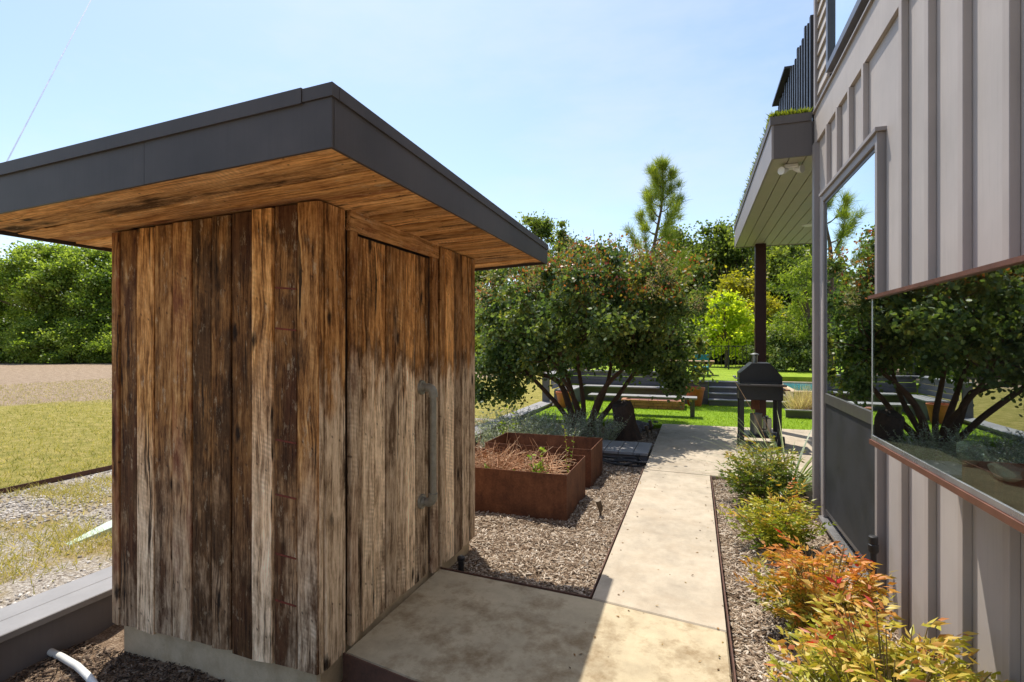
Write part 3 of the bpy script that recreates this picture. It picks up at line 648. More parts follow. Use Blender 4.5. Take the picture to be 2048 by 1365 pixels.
# porch
PX0 = .66; PY1 = 10.2; PZ = 3.19
porch = MB().box(PX0+.02,6,HY1+.02,PY1-.02,PZ+.02,PZ+.30).build('porch_roof', M['dktrim'], house)
x = PX0+.018; k = 0
while x < 4.4:
    MB().bbox(x+.003,x+.135,HY1+.02,PY1-.02,PZ,PZ+.018,.003).build('soffit_board', M['porchsoffit'], porch); x += .139
MB().box(PX0,PX0+.018,HY1-.0,PY1,PZ-.01,PZ+.30).build('fascia', M['trim'], porch)
MB().box(PX0+.0185,HX-.032,HY1+.001,HY1+.0185,PZ-.01,PZ+.30).build('fascia', M['dktrim'], porch)
MB().box(PX0+.0185,6,PY1-.0185,PY1,PZ-.01,PZ+.30).build('fascia', M['trim'], porch)
MB().box(PX0-.012,HX-.034,HY1-.012,HY1+.05,PZ+.30,PZ+.375).box(PX0-.012,PX0+.05,HY1+.05,PY1+.012,PZ+.30,PZ+.375).build('coping', M['dktrim'], porch)
px_, py_ = 1.06, 10.02
MB().bbox(px_-.085,px_+.085,py_-.085,py_+.085,-.01,PZ-.001,.006).build('porch_post', M['post'], house)
MB().bbox(px_-.14,px_+.14,py_-.14,py_+.14,0.001,.018,.004).build('post_base', M['post'], house)
n = 5000
P = np.column_stack((np.concatenate((nr.uniform(PX0-.01,PX0+.14,n-1200), nr.uniform(PX0,HX-.05,1200))), np.concatenate((nr.uniform(HY1,PY1,n-1200), nr.uniform(HY1-.005,HY1+.12,1200))), np.full(n,PZ+.37)))
M['sedum'] = leafmat('sedum_leaf',[(0,(.08,.12,.01)),(.5,(.22,.26,.02)),(1,(.42,.42,.05))],.5,.3)
scatter('green_roof', M['sedum'], P, np.column_stack((nr.normal(0,.6,n)-.2,nr.normal(0,.6,n)-.1,np.ones(n))), nr.uniform(.03,.08,n), .014, 'blade', parent=porch, kind='stuff')
rail = MB().box(1.0,1.03,HY1+.03,PY1-.3,PZ+.31,PZ+.36).build('balcony_screen', M['black'], house)
y = HY1+.05; k = 0
while y < 9.6:
    hgt = 4.47+.05*((k*5)%3==1)
    MB().box(.985,1.045,y,y+.045,PZ+.361,hgt).build('slat', M['black'], rail); y += .13; k += 1
MB().box(.93,1.06,6.50,7.5,4.53,4.555).build('cap_rail', M['black'], rail)
# soffit fittings
fl = thing('flood_light', (.86,5.62,PZ), 'pale twin head flood light under the porch soffit', 'light')
MB().bbox(.80,.92,5.57,5.67,PZ-.035,PZ-.0005,.006).build('junction_box', M['white'], fl)
for s_ in (-1,1): MB().tube([(.86+s_*.03,5.62,PZ-.035),(.86+s_*.06,5.60,PZ-.055),(.86+s_*.09,5.57,PZ-.06)],[.02,.03,.038],12).build('lamp_head', M['white'], fl, smooth=True)
MB().tube([(1.55,8.6,PZ-.001),(1.55,8.6,PZ-.008)],[.10,.092],24).build('recessed_light', M['white'], None, label='round recessed ceiling light in the porch soffit', category='light')
# riser pipe at the wall
rp = thing('irrigation_riser', (.955,3.50,-.06), 'black capped riser pipe standing against the house wall', 'pipe')
MB().tube([(.955,3.50,-.1),(.955,3.50,.30)],.017,12).build('pipe', M['blackplastic'], rp, smooth=True)
MB().lathe([(.021,.0),(.027,.01),(.027,.045),(.022,.05),(.024,.06),(.024,.09),(.019,.095)],(.955,3.50,.30),16).build('cap', M['blackplastic'], rp, smooth=True)

# ================================================================== ROCKS
def rock(loc, r, m, label, seed, sq=(1,1,.7), group=None):
    import bmesh
    bm = bmesh.new(); bmesh.ops.create_icosphere(bm, subdivisions=3, radius=1.0); q = random.Random(seed)
    pl = [(Vector((q.gauss(0,1),q.gauss(0,1),q.gauss(0,1))).normalized(), q.uniform(.55,.85)) for _ in range(14)]
    for v in bm.verts:
        for nrm,d in pl:
            e = v.co.dot(nrm)-d
            if e > 0: v.co -= nrm*e
        v.co *= 1+.05*math.sin(9*v.co.x+seed)*math.sin(8*v.co.y)
        v.co = Vector((v.co.x*sq[0],v.co.y*sq[1],v.co.z*sq[2]))*r
    zmin = min(v.co.z for v in bm.verts)
    for v in bm.verts: v.co.z -= zmin
    me = bpy.data.meshes.new('rock'); bm.to_mesh(me); bm.free(); me.materials.append(m)
    o = bpy.data.objects.new('rock', me); col.objects.link(o); o.location = loc; WO[o.name] = Vector(loc)
    return finish(o, None, label, 'rock', group)
rock((.87,2.17,BZ0), .050, M['rock'], 'pale green upright rock on the vitrine shelf', 3, (1,.8,.9))
rock((.88,1.96,BZ0), .055, M['rock'], 'low pale rock lying on the vitrine shelf beside an upright one', 5, (.9,1.3,.5))

# ================================================================== CORTEN PLANTERS
def planter(y0, y1, label, zt=.318):
    x0, x1, zb, t_ = -2.33, -1.078, -.125, .006
    p = thing('steel_planter', ((x0+x1)/2,(y0+y1)/2,zb), label, 'planter')
    MB().box(x0,x1,y0,y0+t_,zb,zt).build('side_panel', M['corten'], p); MB().box(x0,x1,y1-t_,y1,zb,zt).build('side_panel', M['corten'], p)
    MB().box(x1-t_,x1,y0+t_+.0005,y1-t_-.0005,zb,zt-.001).build('end_panel', M['corten'], p); MB().box(x0,x0+t_,y0+t_+.0005,y1-t_-.0005,zb,zt-.001).build('end_panel', M['corten'], p)
    MB().box(x0+.008,x1-.008,y0+.008,y1-.008,zb,zt-.20).build('planter_soil', M['soil'], p)
    return p
planter(4.55,5.385,'rusted steel box planter filled with tangled dry stems'); planter(5.71,6.45,'rusted steel box planter nearer the sage bushes')
def stems(name, m, n, basef, dirf, L, rad, segs, parent=None, **kw):
    b = MB()
    for _ in range(n):
        p = Vector(basef()); d = Vector(dirf()).normalized(); ln = L*rng.uniform(.5,1.2); pts = [p]
        for s_ in range(segs):
            d = (d + Vector((rng.gauss(0,.22),rng.gauss(0,.22),rng.gauss(-.06,.2)))).normalized(); q_ = pts[-1]+d*ln/segs; pts.append(Vector((min(-1.10,max(-2.31,q_.x)),min(5.365,max(4.568,q_.y)),q_.z)))
        b.tube(pts,[rad*(1-.6*i/segs) for i in range(segs+1)],3,False)
    return b.build(name, m, parent, **kw)
M['drystem'] = simple('dry_red_brown_stem', (.42,.22,.11), .8, 0, .45, 9, 0, 30); M['palestem'] = simple('pale_dry_stem', (.56,.38,.23), .8, 0, .3, 9, 0, 30)
dp = thing('dried_plant', (-1.75,4.97,.12), 'heap of dry reddish brown stems in the steel planter', 'plant')
bf = lambda: (rng.uniform(-2.28,-1.32),rng.uniform(4.60,5.33),.12+rng.uniform(0,.16)); df = lambda: (rng.gauss(.15,.8),rng.gauss(-.1,.7),rng.uniform(.05,.7))
stems('stems', M['drystem'], 620, bf, df, .30, .0042, 4, dp, kind='stuff'); stems('stems', M['palestem'], 330, bf, df, .28, .0035, 4, dp, kind='stuff')
M['vine'] = leafmat('vine_leaf', [(0,(.08,.16,.015)),(.5,(.20,.30,.03)),(1,(.42,.45,.06))], .5, .35)
def leafy(name, label, cat, loc, h, n, spread, L, W, m, shape='lance', group=None, stemm='vinestem', ns=6):
    t = thing(name, loc, label, cat, group); b = MB(); P = []; D = []
    for s_ in range(ns):
        a = rng.uniform(0,6.28); d = Vector((math.cos(a)*spread,math.sin(a)*spread,1)).normalized(); p = Vector(loc)+Vector((rng.gauss(0,.02),rng.gauss(0,.02),0)); pts = [p]; hh = h*rng.uniform(.6,1.05)
        for q in range(5):
            d = (d+Vector((rng.gauss(0,.12),rng.gauss(0,.12),0))).normalized(); pts.append(pts[-1]+d*hh/5)
        b.tube(pts,[.004*(1-.12*i) for i in range(6)],4,False)
        for _ in range(n//ns):
            u = rng.uniform(.15,1.0)*4.99; i = int(u); q = pts[i].lerp(pts[i+1],u-i); P.append(q)
            aa = rng.uniform(0,6.28); D.append((math.cos(aa),math.sin(aa),rng.uniform(-.1,.9)))
    b.build('stem', M[stemm], t); P = np.array([tuple(p) for p in P]); D = np.array(D); k = len(P)
    scatter('leaves', m, P, D, nr.uniform(.6,1.2,k)*L, nr.uniform(.7,1.1,k)*W, shape, parent=t, kind='stuff'); return t
M['vinestem'] = simple('thin_stem', (.20,.15,.06), .8, 0, .3)
leafy('vine', 'bright green leafy vine climbing among dry stems in planter', 'plant', (-1.40,4.72,.12), .40, 110, .25, .05, .032, M['vine'], 'round')
leafy('vine', 'low yellow green sprigs at the front rim of the planter', 'plant', (-1.75,4.64,.14), .22, 90, .9, .035, .022, M['vine'], 'round')
leafy('seedling', 'tall thin red stemmed seedling at the corner of the planter', 'plant', (-1.20,5.05,.12), .62, 46, .10, .03, .014, M['vine'], 'lance', None, 'drystem', 2)
leafy('weed', 'green broad leafed weed at the shed footing corner', 'weed', (-1.66,1.86,-.18), .17, 46, .5, .05, .026, M['vine'], 'lance')
leafy('weed', 'tiny green weed beside the entry slab edge', 'weed', (-1.47,1.98,-.18), .13, 22, .5, .045, .024, M['vine'], 'lance')
leafy('tall_weed', 'light green leafy weed just behind the shed', 'weed', (-2.5,6.9,-.09), .75, 90, .18, .07, .03, M['vine'], 'lance')

# ================================================================== SMALL GARDEN FITTINGS
s = at_z(922,1143,-.09); sp_ = thing('sprinkler_head', s, 'black pop-up sprinkler head beside the shed door', 'sprinkler')
MB().lathe([(.020,-.08),(.020,.075),(.027,.08),(.027,.10),(.022,.105),(.010,.107)],s,18).build('body', M['blackplastic'], sp_, smooth=True)
MB().lathe([(.010,.106),(.010,.112),(.004,.113)],s,12).build('nozzle', M['steel'], sp_, smooth=True)
s = at_z(1201,1036,-.09); sl = thing('path_spotlight', s, 'small bronze spotlight on a stake in the mulch', 'light')
MB().tube([s+Vector((0,0,-.1)),s+Vector((0,0,.07))],.011,10).build('stake', M['bronze'], sl, smooth=True)
MB().tube([s+Vector((.004,0,.065)),s+Vector((-.004,.0,.10)),s+Vector((-.02,-.02,.165))],[.019,.023,.027],14).build('lamp_head', M['bronze'], sl, smooth=True)
for uu,vv,lb in ((1297,868,'short dark stake light at the corner of the patio'),(1304,856,'second small stake light behind the patio corner')):
    s = at_z(uu,vv+8,-.08); q = thing('stake_light', s, lb, 'light')
    MB().tube([s+Vector((0,0,-.1)),s+Vector((-.015,0,.10))],.010,8).build('stake', M['bronze'], q); MB().tube([s+Vector((-.015,0,.10)),s+Vector((-.04,-.01,.20))],[.022,.03],12).build('lamp_head', M['bronze'], q, smooth=True)
hz = thing('garden_hose', (-.86,6.86,-.09), 'black hose lying loosely in front of the boardwalk', 'hose')
b = MB(); pts = []
for k in range(70):
    a = k*.27; r_ = .16+.05*math.sin(k*.37)+.0012*k; pts.append((-.86+r_*1.25*math.cos(a), 6.86+r_*.65*math.sin(a), -.072+.0009*k+.012*math.sin(k*.9)))
b.tube(pts,.013,7); b.build('hose', M['blackplastic'], hz, smooth=True)
MB().tube([(-.70,6.93,-.09),(-.70,6.93,.03)],.012,8).tube([(-.73,6.93,.03),(-.67,6.93,.035)],.018,10).build('tap', M['blackplastic'], hz)
b = MB(); pp = [at_z(u,v,-.16)+Vector((0,0,.018)) for u,v in ((92,1306),(125,1322),(155,1340),(178,1362),(205,1400))]; b.tube(pp,.017,12)
b.build('drain_pipe', M['white'], None, smooth=True, label='white plastic pipe lying on the mulch beside timber wall', category='pipe')
s = at_z(135,1090,.0); e = at_z(222,1062,.0); d = (e-s); nrm = Vector((-d.y,d.x,0)).normalized()*.11
b = MB(); e2 = e+d*.6; vs = []
for p,h in ((s,.004),(s+d*.5,.03),(e,.055),(e2,.075)):
    vs += [p-nrm*(.25+h*9), p+nrm*(.25+h*9), p+nrm*(.2+h*8)+Z_*h, p-nrm*(.2+h*8)+Z_*h]
fs = [(0,1,2,3),(15,14,13,12)]
for i in range(3): fs += [(4*i+a,4*i+(a+1)%4,4*i+4+(a+1)%4,4*i+4+a) for a in range(4)]
b.add(vs,fs).build('splash_block', M['paleg'], None, label='pale green plastic splash block on the gravel', category='splash block')
# overhead wire
b = MB(); w0 = Vector((-2.96,RY0+.02,roof_top(-2.96,RY0)-.01)); w1 = Vector((-21.6,13.6,14.7)); b.tube([w0.lerp(w1,i/12) for i in range(13)],[.003+.0012*i for i in range(13)],5)
b.build('overhead_wire', M['alu'], None, label='thin pale wire rising from the shed roof into the sky', category='wire')

# ================================================================== TIMBER WALL, BOARDWALK, BENCHES
tw = thing('timber_wall', (-3.36,4,-.2), 'long low grey timber wall capped with two boards', 'garden wall')
ycut = [-5,-2.4,1.5,5.1,8.6,12.15]
for a,c in zip(ycut[:-1],ycut[1:]):
    MB().bbox(-3.366,-3.20,a+.002,c-.002,.028,.066,.004).build('cap_board', M['greylight'], tw); MB().bbox(-3.535,-3.371,a+.002,c-.002,.027,.064,.004).build('cap_board', M['greylight'], tw)
    MB().bbox(-3.262,-3.225,a+.002,c-.002,-.30,.027,.004).build('face_board', M['grey'], tw); MB().bbox(-3.51,-3.475,a+.002,c-.002,-.30,.026,.004).build('face_board', M['grey'], tw)
bk = thing('boardwalk', (-1.1,7.5,-.09), 'low grey board crossing beside the patio', 'boardwalk')
for k in range(5): MB().bbox(-.592-.195*(k+1)+.008,-.592-.195*k,7.10,7.86,-.005,.033,.004).build('board', M['greylight'], bk)
MB().box(-1.56,-.60,7.13,7.17,-.16,-.006).box(-1.56,-.60,7.79,7.83,-.16,-.006).build('joist', M['grey'], bk)
# free bench
bn = thing('flat_bench', (-1.05,11.2,0), 'backless grey bench with a thin flat top on the turf', 'bench')
MB().bbox(-2.15,.03,11.0,11.19,.345,.385,.004).build('seat_board', M['greylight'], bn); MB().bbox(-2.15,.03,11.20,11.39,.345,.384,.004).build('seat_board', M['greylight'], bn)
for x in (-.06,-2.0):
    MB().bbox(x-.045,x+.045,11.14,11.25,-.03,.344,.004).build('leg', M['grey'], bn); MB().prism([(11.02,.343),(11.37,.343),(11.25,.20),(11.14,.20)],0,x-.02,x+.02).build('bracket', M['grey'], bn)
# built-in corner bench
cb = thing('corner_bench', (-2.0,13.5,0), 'built-in grey timber corner bench with slanted board back', 'bench')
MB().box(-3.2,-.32,13.58,13.98,-.05,.33).box(-3.2,-2.78,12.2,13.575,-.05,.33).build('base', M['grey'], cb)
for y in (13.46,13.62,13.78): MB().bbox(-2.74,-.30,y,y+.15,.331,.366,.004).build('seat_board', M['greylight'], cb)
for x in (-3.18,-3.02,-2.88): MB().bbox(x,x+.13,12.16,13.45,.331,.366,.004).build('seat_board', M['greylight'], cb)
for k in range(3):
    z0 = .37+.11*k; y0 = 13.95+.02*k; MB().bbox(-3.2,-.30,y0,y0+.03,z0,z0+.104,.004).build('back_board', M['grey'], cb)
    x0 = -3.22-.02*k; MB().bbox(x0-.03,x0,12.16,13.94,z0,z0+.104,.004).build('back_board', M['greylight'], cb)
MB().bbox(-3.5,-.30,13.94,14.16,.70,.735,.004).build('cap_board', M['grey'], cb); MB().bbox(-3.5,-3.22,12.14,13.935,.70,.735,.004).build('cap_board', M['greylight'], cb)
MB().box(-3.48,-3.30,12.15,12.19,-.05,.699).build('end_board', M['grey'], cb)
# steps and retaining boards
st = thing('timber_steps', (1.1,13.8,0), 'four wide grey timber steps up to the grass terrace', 'steps')
for k in range(4):
    y0 = 13.32+.24*k; z1 = .13*(k+1)
    MB().box(.30,1.97,y0+.012,y0+.24,-.05,z1-.031).build('riser', M['grey'], st); MB().bbox(.29,1.98,y0-.01,y0+.262 if k < 3 else y0+.1,z1-.03,z1,.004).build('tread', M['greylight'], st)
rw2 = thing('retaining_board', (.14,13.54,0), 'grey retaining boards beside the steps behind the terracotta pot', 'garden wall')
for k in range(3): MB().bbox(-.28,.285,13.50,13.54,-.04+.185*k,.14+.185*k,.004).build('board', M['grey'], rw2)
MB().bbox(-.29,.288,13.46,13.68,.518,.55,.004).build('cap_board', M['grey'], rw2)
rw3 = thing('retaining_board', (4,11.7,0), 'low grey board edging in front of the ornamental grasses', 'garden wall')
MB().bbox(1.7,6.0,11.70,11.74,-.05,.12,.004).build('board', M['grey'], rw3); MB().bbox(1.69,6.0,11.66,11.80,.121,.15,.004).build('cap_board', M['greylight'], rw3)
MB().box(1.98,6.0,11.75,12.6,-.2,.08).build('grass_bed', M['soil'], kind='structure')
# pool
pl_ = thing('swimming_pool', (3.9,14.3,0), 'turquoise raised swimming pool behind the grasses', 'pool')
MB().box(2.0,6.0,12.6,12.75,-.2,.40).box(2.0,2.15,12.755,16.0,-.2,.40).box(2.0,6.0,16.05,16.2,-.2,.40).build('pool_wall', M['footing'], pl_)
MB().box(2.15,6.0,12.75,16.05,-.2,.05).build('pool_floor', M['pooltile'], pl_)
t = NT('pool_water'); t.base((.06,.42,.50),.06,0,.5); t.bump(t.noise(t.pos(),6.0,3),.25,.02); t.b.inputs['Transmission Weight'].default_value = .5; t.b.inputs['IOR'].default_value = 1.33; M['water'] = t.m
MB().box(2.151,6.0,12.751,16.049,.30,.36).build('water', M['water'], pl_)
MB().bbox(1.95,6.0,12.56,12.82,.401,.44,.006).build('coping', M['footing'], pl_)

# fire pit of bricks
fp = thing('fire_pit', (-.93,12.7,0), 'low rectangular brick fire pit filled with lava gravel', 'fire pit')
def brickrow(x0,x1,y0,y1,z,ax,off):
    L_ = .205; a0,a1 = (x0,x1) if ax == 0 else (y0,y1); a = a0-off
    while a < a1-.01:
        s_, e_ = max(a,a0), min(a+L_,a1)
        if e_-s_ > .03:
            if ax == 0: MB().bbox(s_+.004,e_-.004,y0,y1,z,z+.062,.004).build('brick', M['brick'], fp)
            else: MB().bbox(x0,x1,s_+.004,e_-.004,z,z+.062,.004).build('brick', M['brick'], fp)
        a += L_
for k in range(3):
    z = -.018+.068*k; o_ = .1*(k%2)
    brickrow(-1.62,-.24,12.20,12.30,z,0,o_); brickrow(-1.62,-.24,13.10,13.20,z,0,o_); brickrow(-.34,-.24,12.305,13.095,z,1,o_); brickrow(-1.62,-1.52,12.305,13.095,z,1,o_)
MB().box(-1.515,-.345,12.305,13.095,-.05,.12).build('gravel_fill', M['lava'], fp)
def pot(loc, h, r, label):
    p = thing('terracotta_pot', loc, label, 'pot'); prof = [(r*.66,0),(r*.97,h*.86),(r*1.03,h*.87),(r*1.05,h),(r*.93,h),(r*.88,h*.85),(r*.1,h*.83)]
    MB().lathe(prof,loc,28).build('pot_body', M['terracotta'], p, smooth=True)
    MB().lathe([(r*.86,h*.80),(r*.86,h*.845),(r*.1,h*.86)],loc,24).build('potting_soil', M['soil'], p); return p
pot((-2.86,11.88,-.018), .36, .20, 'orange terracotta pot at the end of the corner bench'); pot((-.02,13.15,-.018), .44, .225, 'orange terracotta pot between bench and timber steps')

# stump and stones in the tree bed
import bmesh
sb = at_z(1254,879,-.085); b = MB(); q = random.Random(4); rings = 9; seg = 20; vs = []
for i in range(rings):
    f_ = i/(rings-1); zz = .60*f_; r_ = (.185-.02*f_+.05*(1-f_)**3)*(1 if i < rings-1 else .86)
    for k in range(seg):
        a = 2*math.pi*k/seg; rr_ = r_*(1+.10*math.sin(3*a+1)+.07*math.sin(7*a+2*f_)+q.uniform(-.05,.05))
        top = (.045*math.sin(a+.6)+q.uniform(-.012,.016)) if i == rings-1 else 0
        vs.append((sb.x-.10*f_+rr_*math.cos(a), sb.y+.02*f_+rr_*math.sin(a), sb.z-.02+zz+top))
vs.append((sb.x-.10,sb.y+.02,sb.z+.55))
fs = [(i*seg+k,i*seg+(k+1)%seg,(i+1)*seg+(k+1)%seg,(i+1)*seg+k) for i in range(rings-1) for k in range(seg)]+[((rings-1)*seg+k,(rings-1)*seg+(k+1)%seg,rings*seg) for k in range(seg)]
b.add(vs,fs).build('tree_stump', M['stump'], None, smooth=True, label='dark leaning hollow tree stump beside the boardwalk', category='stump')
for k,(u,v,r_,lb) in enumerate(((1283,862,.16,'large grey angular rock beside the stump'),(1272,868,.10,'small grey rock touching the stump'),(1296,858,.10,'dark rock near the patio edge'),(1222,866,.11,'grey rock between sage and stump'),(1311,853,.07,'small dark rock by the stake lights'))):
    p = at_z(u,v,-.09); rock((p.x,p.y,-.10), r_, M['darkrock'], lb, 20+k, (1,.85,.85))

# ================================================================== GRILL
G = Vector((.885,8.50,0)); gr = thing('smoker_grill', G, 'black smoker grill with angular hood on four legs', 'grill')
gx0,gx1,gy0,gy1 = .60,1.17,8.27,8.80
for x in (gx0+.01,gx1-.07):
    for y in (gy0+.01,gy1-.07): MB().bbox(x,x+.055,y,y+.055,.0 if x > .9 else .045,.70,.004).build('leg', M['black'], gr)
MB().bbox(gx0+.02,gx1-.02,gy0+.02,gy1-.02,.115,.15,.005).build('lower_shelf', M['black'], gr)
MB().bbox(gx0,gx1,gy0,gy1,.66,.865,.008).build('firebox', M['black'], gr)
MB().bbox(gx0-.02,gx1+.035,gy0-.10,gy0+.03,.866,.895,.005).build('front_shelf', M['frame'], gr)
ym = (gy0+gy1)/2; xm = (gx0+gx1)/2
MB().prism([(gx0+.005,.896),(gx1-.005,.896),(gx1-.005,1.00),(gx1-.16,1.19),(gx0+.17,1.19),(gx0+.005,1.04)],1,gy0+.035,gy1-.01).build('hood', M['black'], gr)
MB().bbox(gx0+.03,gx1-.03,gy0+.022,gy0+.034,.905,.915,.002).build('hood_seam', M['frame'], gr)
MB().tube([(xm-.06,ym,1.19),(xm-.06,ym,1.30)],.042,18).build('chimney', M['steel'], gr, smooth=True); MB().lathe([(.062,0),(.058,.012),(.012,.03)],(xm-.06,ym,1.305),18).build('chimney_cap', M['steel'], gr, smooth=True)
MB().tube([(gx0-.012,gy0+.03,.97),(gx0-.05,gy0+.03,.97),(gx0-.05,gy1-.05,.97),(gx0-.012,gy1-.05,.97)],.012,8).build('handle', M['steel'], gr, smooth=True)
for x in (gx0-.012,gx1+.006):
    MB().tube([(x-.015,gy0+.05,.075),(x+.015,gy0+.05,.075)],.075,20).build('wheel', M['blackplastic'], gr, smooth=True)
MB().bbox(gx0+.18,gx0+.29,ym-.05,ym+.05,.50,.66,.004).build('ash_chute', M['corten'], gr)
MB().bbox(gx1,gx1+.10,gy0+.05,gy1-.05,.80,.82,.003).build('side_shelf', M['tablewood'], gr)
c = (gx0+.24,ym-.06,.1505); cs = thing('charcoal_chimney', c, 'galvanised charcoal chimney starter on the grill lower shelf', 'canister')
MB().lathe([(.085,0),(.085,.02),(.082,.022),(.082,.29),(.086,.295),(.078,.296),(.076,.26),(.01,.25)],c,24).build('can_body', M['steel'], cs, smooth=True)
MB().tube([(c[0]+.082,c[1],.22),(c[0]+.14,c[1],.22),(c[0]+.14,c[1],.40),(c[0]+.082,c[1],.40)],.012,8).build('can_handle', M['black'], cs)
c = (gx0+.40,ym+.08,.1505); MB().bbox(c[0]-.06,c[0]+.06,c[1]-.05,c[1]+.05,c[2],c[2]+.22,.01).tube([(c[0],c[1],c[2]+.22),(c[0],c[1],c[2]+.25)],.025,12).build('fuel_can', M['alu'], None, label='pale metal fuel can behind the charcoal starter', category='canister')

# ================================================================== TERRACE THINGS
def fence(x0,x1,y,z0,z1,label,gap=.115,post=1.4):
    f_ = thing('metal_fence', ((x0+x1)/2,y,z0), label, 'fence')
    MB().box(x0,x1,y-.015,y+.015,z1-.03,z1).build('rail', M['black'], f_); MB().box(x0,x1,y-.015,y+.015,z0+.06,z0+.09).build('rail', M['black'], f_)
    n_ = int((x1-x0)/gap); sh = None
    for k in range(n_+1):
        x = x0+.01+k*(x1-x0-.02)/n_
        if sh is None: sh = MB().box(x-.008,x+.008,y-.008,y+.008,z0+.0905,z1-.0305).build('picket', M['black'], f_)
        else:
            c_ = sh.copy(); col.objects.link(c_); c_.location.x = sh.location.x+(x-x0-.01)
    k = x0
    while k <= x1+.01: MB().box(k-.025,k+.025,y-.045,y-.016,z0-.02,z1+.02).build('post', M['black'], f_); k += (x1-x0)/max(1,round((x1-x0)/post))
fence(-3.4,2.6,20.0,.52,1.36,'black metal picket fence at the back of the terrace')
fence(-3.3,-.05,14.45,.52,1.34,'black metal railing behind the corner bench',.12,1.6)
fence(3.6,6.0,20.4,.52,1.45,'black metal picket fence beyond the swimming pool')
tb = thing('folding_table', (-.35,16.5,.52), 'wooden folding table with crossed legs on the terrace', 'table')
for k in range(5): MB().bbox(-.85,.52,16.1+.15*k,16.1+.15*k+.14,.915,.94,.003).build('top_board', M['tablewood'], tb)
for x in (-.65,.34):
    for y in (16.2,16.75):
        for s_ in (-1,1): MB().tube([(x-s_*.16,y+s_*.012,.52),(x+s_*.16,y+s_*.012,.915)],.02,6).build('leg', M['tablewood'], tb)
for x,y,lb in ((.14,15.75,'teal folding chair in front of the wooden table'),(-.9,15.7,'teal folding chair partly behind the spreading tree')):
    ch = thing('folding_chair', (x,y,.52), lb, 'chair')
    MB().bbox(x-.2,x+.2,y-.2,y+.2,.78,.80,.004).build('seat', M['teal'], ch); MB().bbox(x-.2,x+.2,y-.25,y-.225,.98,1.14,.004).build('backrest', M['teal'], ch)
    for s_ in (-1,1):
        MB().tube([(x+s_*.2,y+.22,.52),(x+s_*.2,y-.24,1.14)],.013,6).build('leg', M['teal'], ch); MB().tube([(x+s_*.175,y-.22,.52),(x+s_*.175,y+.2,.78)],.013,6).build('leg', M['teal'], ch)

# red fence far left
rf = thing('red_board_fence', (-40,19,0), 'dark red board fence below the far left trees', 'fence')
p0, p1 = at_z(-120,718,0), at_z(72,716,0)
for k in range(42):
    p = p0.lerp(p1,k/41.0); MB().box(p.x-.16,p.x+.16,p.y-.02,p.y+.02,0,1.5+.03*math.sin(k*2.1)).build('board', M['redfence'], rf)

# ================================================================== PLANTS AND TREES
def arr(l): return np.array([tuple(p) for p in l], float)
# nandina shrubs
M['nan_g'] = leafmat('nandina_green', [(0,(.035,.075,.012)),(.45,(.11,.16,.02)),(.7,(.30,.30,.03)),(.88,(.50,.36,.06)),(1,(.55,.20,.05))], .4, .3)
M['nan_y'] = leafmat('nandina_yellow', [(0,(.06,.12,.012)),(.35,(.22,.27,.02)),(.65,(.46,.40,.04)),(.85,(.58,.30,.06)),(1,(.55,.14,.04))], .4, .3)
M['nan_o'] = leafmat('nandina_orange', [(0,(.07,.12,.02)),(.25,(.22,.23,.03)),(.48,(.46,.33,.05)),(.68,(.58,.23,.04)),(.82,(.62,.24,.07)),(.94,(.64,.36,.16)),(1,(.50,.03,.03))], .4, .3)
M['nan_m'] = leafmat('nandina_mixed', [(0,(.06,.11,.015)),(.3,(.22,.25,.025)),(.55,(.46,.42,.055)),(.74,(.60,.42,.10)),(.88,(.54,.20,.07)),(.96,(.42,.12,.08)),(1,(.55,.03,.035))], .4, .3)
def nandina(c, rad, h, nst, m, label, LL=.046, WW=.015, seed=0):
    q = random.Random(seed); t = thing('nandina_shrub', c, label, 'shrub', 'nandina shrubs along the house'); C = Vector(c); P = []; D = []; b = MB()
    for s_ in range(nst):
        a = q.uniform(0,6.283); rr_ = math.sqrt(q.random())*rad*.94; hh = h*(1-.55*(rr_/rad)**2)*q.uniform(.55,1.14)
        p0_ = C+Vector((math.cos(a)*rr_*.25,math.sin(a)*rr_*.25,-.02)); p3 = C+Vector((math.cos(a)*rr_,math.sin(a)*rr_,hh)); mid = C+Vector((math.cos(a)*rr_*.55,math.sin(a)*rr_*.55,hh*.6))
        pts = [p0_.lerp(mid,x).lerp(mid.lerp(p3,x),x) for x in (0,.25,.5,.75,1)]; b.tube(pts,[.004,.0035,.003,.0025,.002],4,False)
        for k in range(6):
            f_ = q.uniform(.25,1.0)*3.99; i = int(f_); o_ = pts[i].lerp(pts[i+1],f_-i); ra = a+q.gauss(0,1.3); d = Vector((math.cos(ra),math.sin(ra),q.uniform(.05,.9))).normalized(); ln = q.uniform(.07,.15); sdv = d.cross(Z_).normalized()
            for j in range(4):
                pp_ = o_+d*ln*(.35+.65*j/3)+Vector((0,0,-.02*(j/3)**2))
                for s2 in (-1,1):
                    P.append(pp_); D.append((d*.75+sdv*s2*.8+Vector((0,0,q.uniform(-.5,.25)))))
            P.append(o_+d*ln); D.append(d+Vector((0,0,q.uniform(-.6,.1))))
    b.build('stem', M['vinestem'], t); P = arr(P); D = arr(D); n_ = len(P)
    # colour runs in sprays: neighbours share a hue
    base = np.repeat(nr.random((n_+8)//9), 9)[:n_]; hn = np.clip((P[:,2]-c[2])/h,0,1); rn = np.clip(.42*base+.26*nr.random(n_)+.55*(hn-.45)+.12+nr.normal(0,.05,n_),0,1)
    scatter('leaves', m, P, D, nr.uniform(.7,1.25,n_)*LL, nr.uniform(.8,1.2,n_)*WW, 'lance', parent=t, rnd=rn, kind='stuff')
nandina((.60,5.42,-.05), .37, .62, 100, M['nan_g'], 'mostly green rounded nandina shrub beside the patio corner', .042, .015, 1)
